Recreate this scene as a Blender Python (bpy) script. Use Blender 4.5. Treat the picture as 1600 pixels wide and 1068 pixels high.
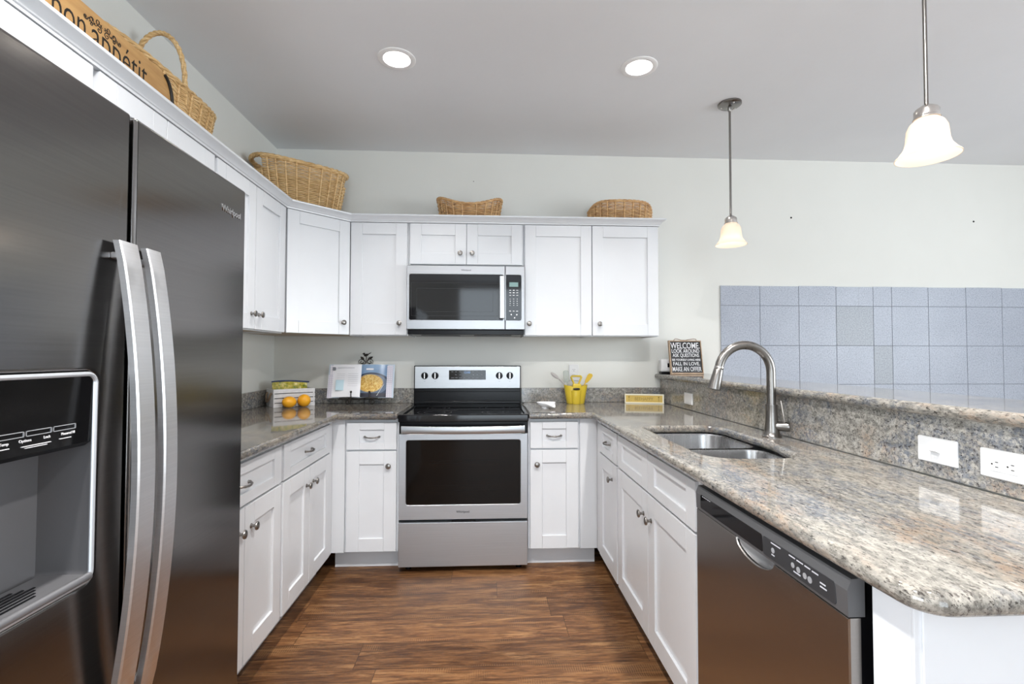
import bpy, bmesh, math, random
from mathutils import Matrix, Vector
R = math.radians
PI = math.pi
for o in list(bpy.data.objects):
    bpy.data.objects.remove(o, do_unlink=True)
sc = bpy.context.scene
COL = sc.collection
random.seed(7)

# ------------------------------------------------------------------ camera
cam_d = bpy.data.cameras.new('camera')
cam_d.sensor_width = 36.0
cam_d.lens = 761.71 / 1600 * 36.0
cam_d.clip_start = 0.02
cam = bpy.data.objects.new('camera', cam_d)
COL.objects.link(cam)
cam.matrix_world = (Matrix.Translation((0.1356, -3.5544, 1.2727)) @ Matrix.Rotation(-0.0514, 4, 'Z')
                    @ Matrix.Rotation(PI / 2 + 0.0268, 4, 'X') @ Matrix.Rotation(0.0012, 4, 'Z'))
sc.camera = cam

# ------------------------------------------------------------------ colour management, world, daylight
vs = sc.view_settings
sc.display_settings.display_device = 'sRGB'
vs.view_transform = 'Standard'
vs.look = 'None'
vs.gamma = 1.0
vs.use_curve_mapping = False
vs.exposure = 0.26
world = bpy.data.worlds.new('daylight')
sc.world = world
world.use_nodes = True
bg = world.node_tree.nodes['Background']
bg.inputs[0].default_value = (0.80, 0.90, 1.0, 1)
bg.inputs[1].default_value = 1.5

def area(name, loc, rot, sx, sy, power, color):
    l = bpy.data.lights.new(name, 'AREA')
    l.shape = 'RECTANGLE'
    l.size = sx
    l.size_y = sy
    l.energy = power
    l.color = color
    o = bpy.data.objects.new(name, l)
    COL.objects.link(o)
    o.location = loc
    o.rotation_euler = rot
    return o
# daylight through the sliding door behind the camera, an added unseen side room window and the dining side window
area('daylight_patio_door', (0.36, -7.12, 1.33), (R(90), 0, 0), 1.55, 2.55, 58, (0.80, 0.91, 1.0))
area('added_left_daylight', (-4.42, -5.3, 1.45), (0, R(-90), 0), 1.7, 2.8, 210, (0.87, 0.94, 1.0))  # unseen source, added to light the right-run cabinet fronts
area('daylight_right_window', (5.52, -3.6, 1.5), (0, R(90), 0), 1.4, 2.6, 120, (0.88, 0.95, 1.0))

# ------------------------------------------------------------------ node helpers
def mat(name):
    m = bpy.data.materials.new(name)
    m.use_nodes = True
    nt = m.node_tree
    return m, nt, nt.nodes['Principled BSDF']

def nd(nt, t, **kw):
    n = nt.nodes.new(t)
    for k, v in kw.items():
        if k.startswith('i_'):
            key = k[2:]
            key = int(key) if key.isdigit() else key.replace('_', ' ')
            if hasattr(v, 'is_linked') or isinstance(v, bpy.types.NodeSocket):
                nt.links.new(v, n.inputs[key])
            else:
                n.inputs[key].default_value = v
        else:
            setattr(n, k, v)
    return n

def ramp(nt, fac, stops):
    n = nt.nodes.new('ShaderNodeValToRGB')
    e = n.color_ramp.elements
    while len(e) < len(stops):
        e.new(0.5)
    for el, (p, c) in zip(e, stops):
        el.position = p
        el.color = (c[0], c[1], c[2], 1) if not isinstance(c, (int, float)) else (c, c, c, 1)
    nt.links.new(fac, n.inputs[0])
    return n.outputs[0]

def mixc(nt, fac, a, b, mode='MIX'):
    n = nt.nodes.new('ShaderNodeMix')
    n.data_type = 'RGBA'
    n.blend_type = mode
    for i, v in ((0, fac), (6, a), (7, b)):
        if isinstance(v, bpy.types.NodeSocket):
            nt.links.new(v, n.inputs[i])
        elif i == 0:
            n.inputs[0].default_value = v
        else:
            n.inputs[i].default_value = (v[0], v[1], v[2], 1)
    return n.outputs[2]

def math_n(nt, op, a, b=None):
    n = nt.nodes.new('ShaderNodeMath')
    n.operation = op
    for i, v in ((0, a), (1, b)):
        if v is None:
            continue
        if isinstance(v, bpy.types.NodeSocket):
            nt.links.new(v, n.inputs[i])
        else:
            n.inputs[i].default_value = v
    return n.outputs[0]

def coords(nt, scale=(1, 1, 1), rot=(0, 0, 0), loc=(0, 0, 0)):
    tc = nt.nodes.new('ShaderNodeTexCoord')
    mp = nt.nodes.new('ShaderNodeMapping')
    mp.inputs['Scale'].default_value = scale
    mp.inputs['Rotation'].default_value = rot
    mp.inputs['Location'].default_value = loc
    nt.links.new(tc.outputs['Object'], mp.inputs[0])
    return mp.outputs[0]

def noise(nt, vec, scale, detail=4, rough=0.55, dist=0.0):
    n = nd(nt, 'ShaderNodeTexNoise', i_Scale=scale, i_Detail=detail, i_Roughness=rough, i_Distortion=dist)
    nt.links.new(vec, n.inputs['Vector'])
    return n.outputs['Fac']

def bump(nt, bs, h, strength=0.2, dist=0.002):
    b = nd(nt, 'ShaderNodeBump', i_Strength=strength, i_Distance=dist)
    nt.links.new(h, b.inputs['Height'])
    nt.links.new(b.outputs[0], bs.inputs['Normal'])

def plain(name, col, rough=0.5, metal=0.0, spec=0.5, coat=0.0, var=0.0, vscale=8.0, bstr=0.0, bscale=60.0, emit=None, estr=0.0):
    """simple paint / plastic / metal, with a little procedural unevenness"""
    m, nt, bs = mat(name)
    bs.inputs['Roughness'].default_value = rough
    bs.inputs['Metallic'].default_value = metal
    bs.inputs['Specular IOR Level'].default_value = spec
    bs.inputs['Coat Weight'].default_value = coat
    v = coords(nt)
    if var > 0:
        f = noise(nt, v, vscale, 3)
        c = ramp(nt, f, [(0.3, [x * (1 - var) for x in col]), (0.7, [min(1, x * (1 + var)) for x in col])])
        nt.links.new(c, bs.inputs['Base Color'])
    else:
        bs.inputs['Base Color'].default_value = (*col, 1)
    if bstr > 0:
        bump(nt, bs, noise(nt, v, bscale, 3), bstr)
    if emit:
        bs.inputs['Emission Color'].default_value = (*emit, 1)
        bs.inputs['Emission Strength'].default_value = estr
    return m

def brushed(name, col, rough, aniso=0.0, stretch=(3, 3, 260), var=0.05):
    m, nt, bs = mat(name)
    bs.inputs['Metallic'].default_value = 1.0
    v = coords(nt, stretch)
    f = noise(nt, v, 1.0, 2, 0.6)
    c = ramp(nt, f, [(0.25, [x * (1 - var) for x in col]), (0.75, [min(1, x * (1 + var)) for x in col])])
    nt.links.new(c, bs.inputs['Base Color'])
    r = nd(nt, 'ShaderNodeMapRange', i_3=rough * 0.92, i_4=rough * 1.08)
    nt.links.new(f, r.inputs[0])
    nt.links.new(r.outputs[0], bs.inputs['Roughness'])
    if aniso:
        bs.inputs['Anisotropic'].default_value = aniso
        tg = nd(nt, 'ShaderNodeTangent', direction_type='RADIAL', axis='Z')
        nt.links.new(tg.outputs[0], bs.inputs['Tangent'])
    return m

def granite(name, base, blue, rust, dark, stretch=(1, 1, 1), rustamt=0.5, rough=0.07, streak=1.0, fine=1.0):
    m, nt, bs = mat(name)
    v = coords(nt, stretch)
    big = noise(nt, v, 6.5 * streak, 5, 0.65, 0.8)
    med = noise(nt, v, 62 * fine, 5, 0.72, 0.2)
    v2 = coords(nt, stretch, loc=(3.1, 7.7, 1.3))
    big2 = noise(nt, v2, 6.0 * streak, 5, 0.7, 1.0)
    med2 = noise(nt, v2, 85 * fine, 4, 0.75)
    fin = noise(nt, v2, 170 * fine, 3, 0.75)
    c = mixc(nt, ramp(nt, med, [(0.38, 0), (0.60, 1)]), [x * 0.58 for x in base], [min(1, x * 1.36) for x in base])
    f_blue = math_n(nt, 'MULTIPLY', ramp(nt, big, [(0.46, 0), (0.60, 1)]), ramp(nt, med2, [(0.42, 0.05), (0.56, 1)]))
    c = mixc(nt, f_blue, c, blue)
    f_rust = math_n(nt, 'MULTIPLY', ramp(nt, big2, [(0.50, 0), (0.64, rustamt)]), ramp(nt, med, [(0.44, 0.05), (0.56, 1)]))
    c = mixc(nt, f_rust, c, rust)
    c = mixc(nt, ramp(nt, fin, [(0.55, 0), (0.63, 0.8)]), c, dark)
    v3 = coords(nt, [s * 1.0 for s in stretch], loc=(9.0, 2.0, 5.0))
    sp = noise(nt, v3, 105 * fine, 3, 0.7)
    c = mixc(nt, ramp(nt, sp, [(0.60, 0), (0.66, 0.9)]), c, [x * 0.5 for x in dark])
    c = mixc(nt, ramp(nt, sp, [(0.31, 0.75), (0.40, 0)]), c, [min(1, x * 1.6) for x in base])
    nt.links.new(c, bs.inputs['Base Color'])
    bs.inputs['Roughness'].default_value = rough
    bs.inputs['Specular IOR Level'].default_value = 0.55
    return m

def wood_floor():
    m, nt, bs = mat('floor_planks')
    tc = nt.nodes.new('ShaderNodeTexCoord')
    sp = nt.nodes.new('ShaderNodeSeparateXYZ')
    nt.links.new(tc.outputs['Object'], sp.inputs[0])
    W, L = 0.185, 1.22
    ry = math_n(nt, 'DIVIDE', math_n(nt, 'ADD', sp.outputs['Y'], 0.04), W)
    row = math_n(nt, 'FLOOR', ry)
    wn = nd(nt, 'ShaderNodeTexWhiteNoise', noise_dimensions='1D')
    nt.links.new(row, wn.inputs['W'])
    rx = math_n(nt, 'ADD', math_n(nt, 'DIVIDE', sp.outputs['X'], L), math_n(nt, 'MULTIPLY', wn.outputs['Value'], 7.0))
    pl = math_n(nt, 'FLOOR', rx)
    cb = nt.nodes.new('ShaderNodeCombineXYZ')
    nt.links.new(pl, cb.inputs[0])
    nt.links.new(row, cb.inputs[1])
    wp = nd(nt, 'ShaderNodeTexWhiteNoise', noise_dimensions='2D')
    nt.links.new(cb.outputs[0], wp.inputs['Vector'])
    # per-plank offset of the grain
    off = nd(nt, 'ShaderNodeVectorMath', operation='SCALE', i_3=17.0)
    nt.links.new(wp.outputs['Color'], off.inputs[0])
    add = nd(nt, 'ShaderNodeVectorMath', operation='ADD')
    nt.links.new(tc.outputs['Object'], add.inputs[0])
    nt.links.new(off.outputs[0], add.inputs[1])
    mp = nd(nt, 'ShaderNodeMapping')
    mp.inputs['Scale'].default_value = (2.4, 20.0, 1)
    nt.links.new(add.outputs[0], mp.inputs[0])
    g1 = noise(nt, mp.outputs[0], 1.0, 8, 0.68, 1.3)
    mp2 = nd(nt, 'ShaderNodeMapping')
    mp2.inputs['Scale'].default_value = (9.0, 130.0, 1)
    nt.links.new(add.outputs[0], mp2.inputs[0])
    g2 = noise(nt, mp2.outputs[0], 1.0, 4, 0.7, 0.4)
    mp3 = nd(nt, 'ShaderNodeMapping')
    mp3.inputs['Scale'].default_value = (3.2, 9.0, 1)
    nt.links.new(add.outputs[0], mp3.inputs[0])
    g3 = noise(nt, mp3.outputs[0], 1.0, 3, 0.5, 0.5)
    c = ramp(nt, g1, [(0.30, (0.060, 0.025, 0.011)), (0.43, (0.190, 0.085, 0.034)), (0.54, (0.310, 0.150, 0.062)), (0.70, (0.500, 0.285, 0.130))])
    c = mixc(nt, ramp(nt, g2, [(0.40, 0.72), (0.54, 0.0)]), c, (0.075, 0.032, 0.015))
    # saw-mark patches across the grain
    wv = nd(nt, 'ShaderNodeTexWave', wave_type='BANDS', bands_direction='X', i_Scale=34.0, i_Distortion=3.0, i_Detail=1.0)
    nt.links.new(add.outputs[0], wv.inputs['Vector'])
    saw = math_n(nt, 'MULTIPLY', ramp(nt, g3, [(0.56, 0), (0.68, 1)]), ramp(nt, wv.outputs['Fac'], [(0.3, 0), (0.8, 0.40)]))
    c = mixc(nt, saw, c, (0.46, 0.26, 0.12))
    c = mixc(nt, ramp(nt, g3, [(0.26, 0.45), (0.42, 0)]), c, (0.060, 0.026, 0.014))
    tint = ramp(nt, wp.outputs['Value'], [(0.0, (0.50, 0.48, 0.46)), (1.0, (0.88, 0.86, 0.83))])
    c = mixc(nt, 1.0, c, tint, 'MULTIPLY')
    fy = math_n(nt, 'FRACT', ry)
    fx = math_n(nt, 'FRACT', rx)
    ey = math_n(nt, 'ABSOLUTE', math_n(nt, 'SUBTRACT', fy, 0.5))
    ex = math_n(nt, 'ABSOLUTE', math_n(nt, 'SUBTRACT', fx, 0.5))
    seam = math_n(nt, 'MAXIMUM', math_n(nt, 'GREATER_THAN', ey, 0.5 - 0.0011 / W), math_n(nt, 'GREATER_THAN', ex, 0.5 - 0.0012 / L))
    c = mixc(nt, math_n(nt, 'MULTIPLY', seam, 0.75), c, (0.02, 0.010, 0.006))
    nt.links.new(c, bs.inputs['Base Color'])
    bs.inputs['Specular IOR Level'].default_value = 0.3
    rr = ramp(nt, g1, [(0.3, 0.36), (0.7, 0.46)])
    nt.links.new(rr, bs.inputs['Roughness'])
    h = math_n(nt, 'SUBTRACT', math_n(nt, 'ADD', g1, math_n(nt, 'MULTIPLY', g2, 0.4)), math_n(nt, 'MULTIPLY', seam, 0.6))
    bump(nt, bs, h, 0.28, 0.003)
    return m

def wood(name, dark, light, sc_=(3, 3, 3), rough=0.45, band=None):
    m, nt, bs = mat(name)
    v = coords(nt, sc_)
    f = noise(nt, v, 1.0, 5, 0.6, 0.5)
    c = ramp(nt, f, [(0.3, dark), (0.7, light)])
    nt.links.new(c, bs.inputs['Base Color'])
    bs.inputs['Roughness'].default_value = rough
    return m

M = {}
M['cab'] = plain('white_cabinet_paint', (0.69, 0.705, 0.73), 0.28, var=0.01)
M['under'] = wood('cabinet_underside', (0.45, 0.36, 0.27), (0.55, 0.45, 0.34), (4, 40, 4), 0.6)
M['wall'] = plain('wall_paint', (0.75, 0.75, 0.712), 0.85, spec=0.25, var=0.012, vscale=2.5, bstr=0.05, bscale=160)
M['ceil'] = plain('ceiling_paint', (0.82, 0.835, 0.86), 0.9, spec=0.2, var=0.015, vscale=1.8, bstr=0.35, bscale=26)
M['floor'] = wood_floor()
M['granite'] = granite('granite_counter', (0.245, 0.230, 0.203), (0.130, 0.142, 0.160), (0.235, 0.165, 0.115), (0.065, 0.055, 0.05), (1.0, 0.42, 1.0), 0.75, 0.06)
M['granite_shaded'] = granite('granite_counter_shaded', (0.185, 0.165, 0.138), (0.10, 0.106, 0.122), (0.17, 0.11, 0.07), (0.05, 0.044, 0.04), (0.55, 0.55, 1.0), 0.5, 0.05)  # same stone as the right counter, darkened to paint in the corner's shade
M['granite_v'] = granite('granite_upright', (0.33, 0.315, 0.285), (0.175, 0.19, 0.22), (0.32, 0.20, 0.12), (0.065, 0.058, 0.055), (1, 0.8, 1), 0.55, 0.12)
M['steel'] = brushed('brushed_stainless', (0.56, 0.585, 0.615), 0.46, 0.3)
M['steel_b'] = brushed('bright_stainless', (0.46, 0.465, 0.475), 0.36, 0.5)
M['steel_m'] = brushed('microwave_stainless', (0.37, 0.37, 0.38), 0.33, 0.5)
M['steel_f'] = brushed('fridge_stainless', (0.20, 0.192, 0.188), 0.17, 0.6)
M['steel_h'] = brushed('handle_stainless', (0.68, 0.68, 0.695), 0.38, 0.3)
M['steel_d'] = brushed('dishwasher_stainless', (0.34, 0.325, 0.31), 0.26, 0.6)
M['steel_s'] = brushed('sink_stainless', (0.42, 0.42, 0.425), 0.27, 0.0, (60, 60, 3))
M['nickel'] = brushed('brushed_nickel', (0.25, 0.237, 0.225), 0.28, 0.0, (40, 40, 3))
M['nickel_l'] = brushed('polished_nickel', (0.66, 0.63, 0.60), 0.2, 0.0, (20, 20, 3))
M['pewter'] = plain('pewter', (0.30, 0.285, 0.27), 0.30, 1.0, var=0.06, vscale=30)
M['chrome'] = plain('chrome', (0.80, 0.80, 0.82), 0.12, 1.0)
M['bglass'] = plain('black_glass', (0.006, 0.006, 0.007), 0.06, spec=0.35)
M['ovenglass'] = plain('oven_glass', (0.005, 0.004, 0.0035), 0.06, spec=0.2)
M['bpanel'] = plain('glossy_black_panel', (0.004, 0.004, 0.0045), 0.12, spec=0.25)
M['black'] = plain('black_plastic', (0.005, 0.005, 0.006), 0.22, spec=0.16)
M['dgrey'] = plain('dark_grey_plastic', (0.030, 0.031, 0.034), 0.35, spec=0.3)
M['cavity'] = plain('dispenser_grey', (0.20, 0.20, 0.21), 0.36, 0.6)
M['mgrey'] = plain('mid_grey_panel', (0.10, 0.10, 0.104), 0.45, 0.3)
M['lgrey'] = plain('light_grey_trim', (0.50, 0.52, 0.55), 0.32, 0.5)
M['white'] = plain('white_plastic', (0.74, 0.74, 0.745), 0.35)
M['softprint'] = plain('soft_grey_ink', (0.52, 0.52, 0.56), 0.6)
M['print'] = plain('white_print', (0.72, 0.72, 0.74), 0.5)
M['greyprint'] = plain('grey_print', (0.20, 0.21, 0.23), 0.5)
M['dotp'] = plain('black_print', (0.015, 0.012, 0.01), 0.6)
M['lcd'] = plain('display_green', (0.13, 0.22, 0.21), 0.3, emit=(0.25, 0.42, 0.40), estr=0.18)
M['lcd_b'] = plain('display_blue', (0.02, 0.05, 0.09), 0.2, emit=(0.25, 0.5, 1.0), estr=0.5)
M['ceramic'] = plain('white_ceramic', (0.85, 0.85, 0.87), 0.12, coat=0.4)
M['yellow'] = plain('yellow_ceramic', (0.63, 0.46, 0.035), 0.22, coat=0.4, var=0.05)
M['yellow2'] = plain('yellow_silicone', (0.66, 0.43, 0.03), 0.4)
M['orange'] = plain('orange_peel', (0.86, 0.40, 0.015), 0.38, var=0.08, bstr=0.25, bscale=260)
M['stem'] = plain('fruit_stem', (0.10, 0.11, 0.03), 0.7)
M['crate'] = wood('whitewashed_slats', (0.66, 0.66, 0.67), (0.80, 0.80, 0.81), (30, 3, 60), 0.65)
M['rope'] = wood('rope', (0.20, 0.14, 0.09), (0.34, 0.25, 0.17), (60, 60, 60), 0.85)
M['iron'] = plain('dark_iron', (0.035, 0.030, 0.026), 0.45, 0.7, var=0.2, vscale=40)
M['paper'] = plain('page_paper', (0.80, 0.80, 0.83), 0.6)
M['cover'] = plain('book_cover', (0.52, 0.60, 0.68), 0.5)
M['bluebox'] = plain('pale_blue_ink', (0.50, 0.66, 0.74), 0.6)
M['linen'] = wood('sign_frame_wood', (0.30, 0.21, 0.14), (0.44, 0.32, 0.22), (20, 20, 60), 0.7)
M['chalk'] = plain('black_board', (0.018, 0.018, 0.021), 0.55, var=0.1)
M['cream'] = plain('cream_frame', (0.80, 0.76, 0.60), 0.5)
M['gold'] = plain('golden_yellow', (0.60, 0.42, 0.10), 0.5, var=0.08, vscale=30)
M['goldink'] = plain('olive_ink', (0.26, 0.17, 0.03), 0.6)
M['bamboo'] = wood('bamboo_board', (0.42, 0.22, 0.075), (0.66, 0.40, 0.16), (60, 2.2, 14), 0.42)
M['grout'] = plain('grout', (0.27, 0.29, 0.33), 0.8)
M['hole'] = plain('dark_hole', (0.01, 0.01, 0.01), 0.9)
M['clear'] = plain('clear_plastic', (0.72, 0.77, 0.74), 0.15)
M['clear'].node_tree.nodes['Principled BSDF'].inputs['Transmission Weight'].default_value = 0.75
M['whiteutensil'] = plain('pale_utensil', (0.45, 0.42, 0.40), 0.4)
M['lens'] = plain('light_lens', (1, 1, 1), 0.4, emit=(1.0, 0.93, 0.82), estr=9.0)
M['bulb'] = plain('lit_bulb', (1, 1, 1), 0.4, emit=(1.0, 0.92, 0.80), estr=2.2)
M['trim'] = plain('white_trim', (0.90, 0.90, 0.90), 0.45)
M['bagblue'] = plain('blue_zip', (0.01, 0.03, 0.12), 0.35)

def wicker(name, a, b, c):
    m, nt, bs = mat(name)
    v = coords(nt, (9, 9, 45))
    f = noise(nt, v, 2.2, 4, 0.7)
    col = ramp(nt, f, [(0.28, a), (0.5, b), (0.72, c)])
    nt.links.new(col, bs.inputs['Base Color'])
    bs.inputs['Roughness'].default_value = 0.48
    return m
M['wicker'] = wicker('honey_wicker', (0.40, 0.23, 0.085), (0.72, 0.47, 0.21), (0.90, 0.68, 0.38))
M['wicker2'] = wicker('brown_wicker', (0.28, 0.14, 0.055), (0.58, 0.34, 0.15), (0.80, 0.55, 0.28))

def shade_glass():
    m, nt, bs = mat('frosted_glass')
    out = nt.nodes['Material Output']
    bs.inputs['Base Color'].default_value = (0.78, 0.72, 0.66, 1)
    bs.inputs['Roughness'].default_value = 0.35
    bs.inputs['Emission Color'].default_value = (1.0, 0.90, 0.80, 1)
    bs.inputs['Emission Strength'].default_value = 0.03
    tr = nd(nt, 'ShaderNodeBsdfTranslucent')
    tr.inputs[0].default_value = (0.88, 0.80, 0.72, 1)
    mx = nd(nt, 'ShaderNodeMixShader', i_0=0.55)
    nt.links.new(bs.outputs[0], mx.inputs[1])
    nt.links.new(tr.outputs[0], mx.inputs[2])
    nt.links.new(mx.outputs[0], out.inputs[0])
    return m
M['shade'] = shade_glass()

def tile_mat():
    m, nt, bs = mat('blue_grey_stone_tile')
    v = coords(nt)
    f = noise(nt, v, 120, 3, 0.7)
    big = noise(nt, v, 2.2, 2)
    c = ramp(nt, f, [(0.32, (0.235, 0.26, 0.315)), (0.47, (0.36, 0.39, 0.455)), (0.68, (0.46, 0.49, 0.555))])
    c = mixc(nt, 1.0, c, ramp(nt, big, [(0.35, (0.94, 0.94, 0.95)), (0.65, (1.04, 1.04, 1.04))]), 'MULTIPLY')
    nt.links.new(c, bs.inputs['Base Color'])
    bs.inputs['Roughness'].default_value = 0.42
    return m
M['tile'] = tile_mat()
M['tile_d'] = plain('darker_stone_tile', (0.31, 0.335, 0.375), 0.42, var=0.25, vscale=110)

def photo_mat():
    """the printed recipe picture: a plate of pasta on a blue cloth (page-local coords, 0.2 x 0.23 m)"""
    m, nt, bs = mat('recipe_print')
    tc = nt.nodes.new('ShaderNodeTexCoord')
    sp = nt.nodes.new('ShaderNodeSeparateXYZ')
    nt.links.new(tc.outputs['Object'], sp.inputs[0])
    X, Z = sp.outputs['X'], sp.outputs['Z']
    n = noise(nt, tc.outputs['Object'], 70, 4, 0.7, 1.5)
    n2 = noise(nt, tc.outputs['Object'], 9, 2)
    c = ramp(nt, n2, [(0.35, (0.16, 0.27, 0.44)), (0.65, (0.30, 0.43, 0.60))])
    def ell(cx, cz, rx, rz, soft=0.05):
        a = math_n(nt, 'POWER', math_n(nt, 'DIVIDE', math_n(nt, 'SUBTRACT', X, cx), rx), 2.0)
        b = math_n(nt, 'POWER', math_n(nt, 'DIVIDE', math_n(nt, 'SUBTRACT', Z, cz), rz), 2.0)
        r = math_n(nt, 'ADD', a, b)
        return ramp(nt, r, [(1.0 - soft - 0.12, 1), (1.0 - 0.12, 0)])
    c = mixc(nt, ell(0.075, 0.085, 0.145, 0.098), c, (0.028, 0.045, 0.085))
    c = mixc(nt, ell(0.07, 0.092, 0.125, 0.080), c, (0.11, 0.15, 0.22))
    past = ramp(nt, n, [(0.32, (0.30, 0.13, 0.02)), (0.48, (0.62, 0.36, 0.07)), (0.62, (0.82, 0.64, 0.26)), (0.74, (0.30, 0.36, 0.10))])
    c = mixc(nt, ell(0.065, 0.100, 0.098, 0.070, 0.2), c, past)
    c = mixc(nt, math_n(nt, 'LESS_THAN', Z, 0.032), c, (0.035, 0.035, 0.05))
    nt.links.new(c, bs.inputs['Base Color'])
    bs.inputs['Roughness'].default_value = 0.18
    return m
M['photo'] = photo_mat()

def lattice_mat():
    m, nt, bs = mat('lattice_pattern')
    v = coords(nt, (1, 1, 1))
    k = nd(nt, 'ShaderNodeTexVoronoi', i_Scale=75.0, i_Randomness=0.0)
    nt.links.new(v, k.inputs['Vector'])
    c = ramp(nt, k.outputs['Distance'], [(0.30, (0.74, 0.72, 0.76)), (0.45, (0.40, 0.36, 0.50)), (0.6, (0.78, 0.77, 0.80))])
    nt.links.new(c, bs.inputs['Base Color'])
    return m
M['lattice'] = lattice_mat()

def bag_mat():
    m, nt, bs = mat('printed_snack_bag')
    v = coords(nt)
    f = noise(nt, v, 38, 4, 0.7)
    sp = nt.nodes.new('ShaderNodeSeparateXYZ')
    nt.links.new(v, sp.inputs[0])
    a = ramp(nt, f, [(0.36, (0.16, 0.22, 0.03)), (0.5, (0.50, 0.42, 0.04)), (0.66, (0.72, 0.60, 0.22))])
    b = ramp(nt, f, [(0.40, (0.05, 0.09, 0.10)), (0.56, (0.22, 0.30, 0.16)), (0.70, (0.60, 0.66, 0.60))])
    c = mixc(nt, ramp(nt, math_n(nt, 'MULTIPLY', sp.outputs['Z'], 10.0), [(0.55, 1), (0.95, 0)]), a, b)
    nt.links.new(c, bs.inputs['Base Color'])
    bs.inputs['Roughness'].default_value = 0.25
    return m
M['bag'] = bag_mat()

# ------------------------------------------------------------------ mesh builder
WM = {}

class MB:
    def __init__(s):
        s.v, s.f, s.mi, s.pc, s.flat = [], [], [], [], False

    def add(s, verts, faces, mi=0, mtx=None):
        b = len(s.v)
        s.pc.append((b, len(s.f)))
        for p in verts:
            s.v.append(tuple(mtx @ Vector(p)) if mtx else tuple(p))
        for f in faces:
            s.f.append([b + i for i in f])
            s.mi.append(mi)
        return s

    def bm(s, bm, mi=0, mtx=None):
        bm.verts.index_update()
        s.add([v.co[:] for v in bm.verts], [[v.index for v in f.verts] for f in bm.faces], mi, mtx)
        bm.free()
        return s

    def box(s, x0, x1, y0, y1, z0, z1, bev=0.0, seg=2, mi=0, mtx=None):
        s.flat = True
        bm = bmesh.new()
        bmesh.ops.create_cube(bm, size=1.0)
        for v in bm.verts:
            v.co = ((x0 + x1) / 2 + v.co.x * (x1 - x0), (y0 + y1) / 2 + v.co.y * (y1 - y0), (z0 + z1) / 2 + v.co.z * (z1 - z0))
        if bev > 0:
            bmesh.ops.bevel(bm, geom=list(bm.edges), offset=bev, segments=seg, profile=0.5, affect='EDGES')
        return s.bm(bm, mi, mtx)

    def lathe(s, prof, n=24, mtx=None, mi=0, cap0=True, cap1=True):
        v, f = [], []
        for r, z in prof:
            for k in range(n):
                a = 2 * PI * k / n
                v.append((r * math.cos(a), r * math.sin(a), z))
        for i in range(len(prof) - 1):
            for k in range(n):
                f.append([i * n + k, i * n + (k + 1) % n, (i + 1) * n + (k + 1) % n, (i + 1) * n + k])
        if cap0:
            f.append(list(range(n))[::-1])
        if cap1:
            f.append([(len(prof) - 1) * n + k for k in range(n)])
        return s.add(v, f, mi, mtx)

    def tube(s, pts, r, n=8, closed=False, mi=0, mtx=None, flat=None):
        pts = [Vector(p) for p in pts]
        N = len(pts)
        rr = r if isinstance(r, (list, tuple)) else [r] * N
        tang = []
        for i in range(N):
            if closed:
                t = pts[(i + 1) % N] - pts[i - 1]
            else:
                t = pts[min(i + 1, N - 1)] - pts[max(i - 1, 0)]
            tang.append(t.normalized() if t.length > 1e-9 else Vector((0, 0, 1)))
        t0 = tang[0]
        up = Vector((0, 0, 1)) if abs(t0.z) < 0.9 else Vector((1, 0, 0))
        nrm = (up - t0 * up.dot(t0)).normalized()
        v, f = [], []
        for i in range(N):
            t = tang[i]
            nrm = (nrm - t * nrm.dot(t))
            nrm = nrm.normalized() if nrm.length > 1e-6 else Vector((1, 0, 0))
            b = t.cross(nrm)
            for k in range(n):
                a = 2 * PI * k / n
                ca, sa = math.cos(a), math.sin(a)
                if flat:
                    ca *= flat
                v.append(pts[i] + (nrm * ca + b * sa) * rr[i])
        last = N if closed else N - 1
        for i in range(last):
            j = (i + 1) % N
            for k in range(n):
                f.append([i * n + k, i * n + (k + 1) % n, j * n + (k + 1) % n, j * n + k])
        if not closed:
            f.append(list(range(n))[::-1])
            f.append([(N - 1) * n + k for k in range(n)])
        return s.add(v, f, mi, mtx)

    def ball(s, c, rx, ry=None, rz=None, n=16, mi=0, mtx=None):
        ry = ry or rx
        rz = rz or rx
        prof = [(math.sin(PI * i / 10), -math.cos(PI * i / 10)) for i in range(11)]
        prof[0] = (0.001, -1)
        prof[-1] = (0.001, 1)
        m = Matrix.Translation(c) @ Matrix.Diagonal((rx, ry, rz, 1))
        return s.lathe(prof, n, (mtx @ m) if mtx else m, mi)

    def slab(s, loops, prof, mi=0, mtx=None):
        """loops: [outer ccw, hole cw...] of (x, y); prof: [(inset, z)...] from bottom to top; both ends filled"""
        s.flat = True
        def off(lp, d):
            out = []
            n = len(lp)
            for i in range(n):
                p, q, r_ = Vector(lp[i - 1]), Vector(lp[i]), Vector(lp[(i + 1) % n])
                a, b = (q - p).normalized(), (r_ - q).normalized()
                na, nb = Vector((-a.y, a.x)), Vector((-b.y, b.x))
                h = na + nb
                k = h.dot(na)
                h = h / k if k > 0.2 else na
                out.append(q + h * d)
            return out
        bm = bmesh.new()
        rings = []
        for lp in loops:
            rg = []
            for d, z in prof:
                rg.append([bm.verts.new((p.x, p.y, z)) for p in off(lp, d)])
            rings.append(rg)
            n = len(lp)
            for i in range(len(prof) - 1):
                for k in range(n):
                    bm.faces.new([rg[i][k], rg[i][(k + 1) % n], rg[i + 1][(k + 1) % n], rg[i + 1][k]])
        for idx in (0, -1):
            es = []
            for rg in rings:
                n = len(rg[idx])
                for k in range(n):
                    a, b = rg[idx][k], rg[idx][(k + 1) % n]
                    e = bm.edges.get((a, b)) or bm.edges.new((a, b))
                    es.append(e)
            bmesh.ops.triangle_fill(bm, edges=es, use_beauty=True, use_dissolve=False)
        bmesh.ops.recalc_face_normals(bm, faces=list(bm.faces))
        return s.bm(bm, mi, mtx)

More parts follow.
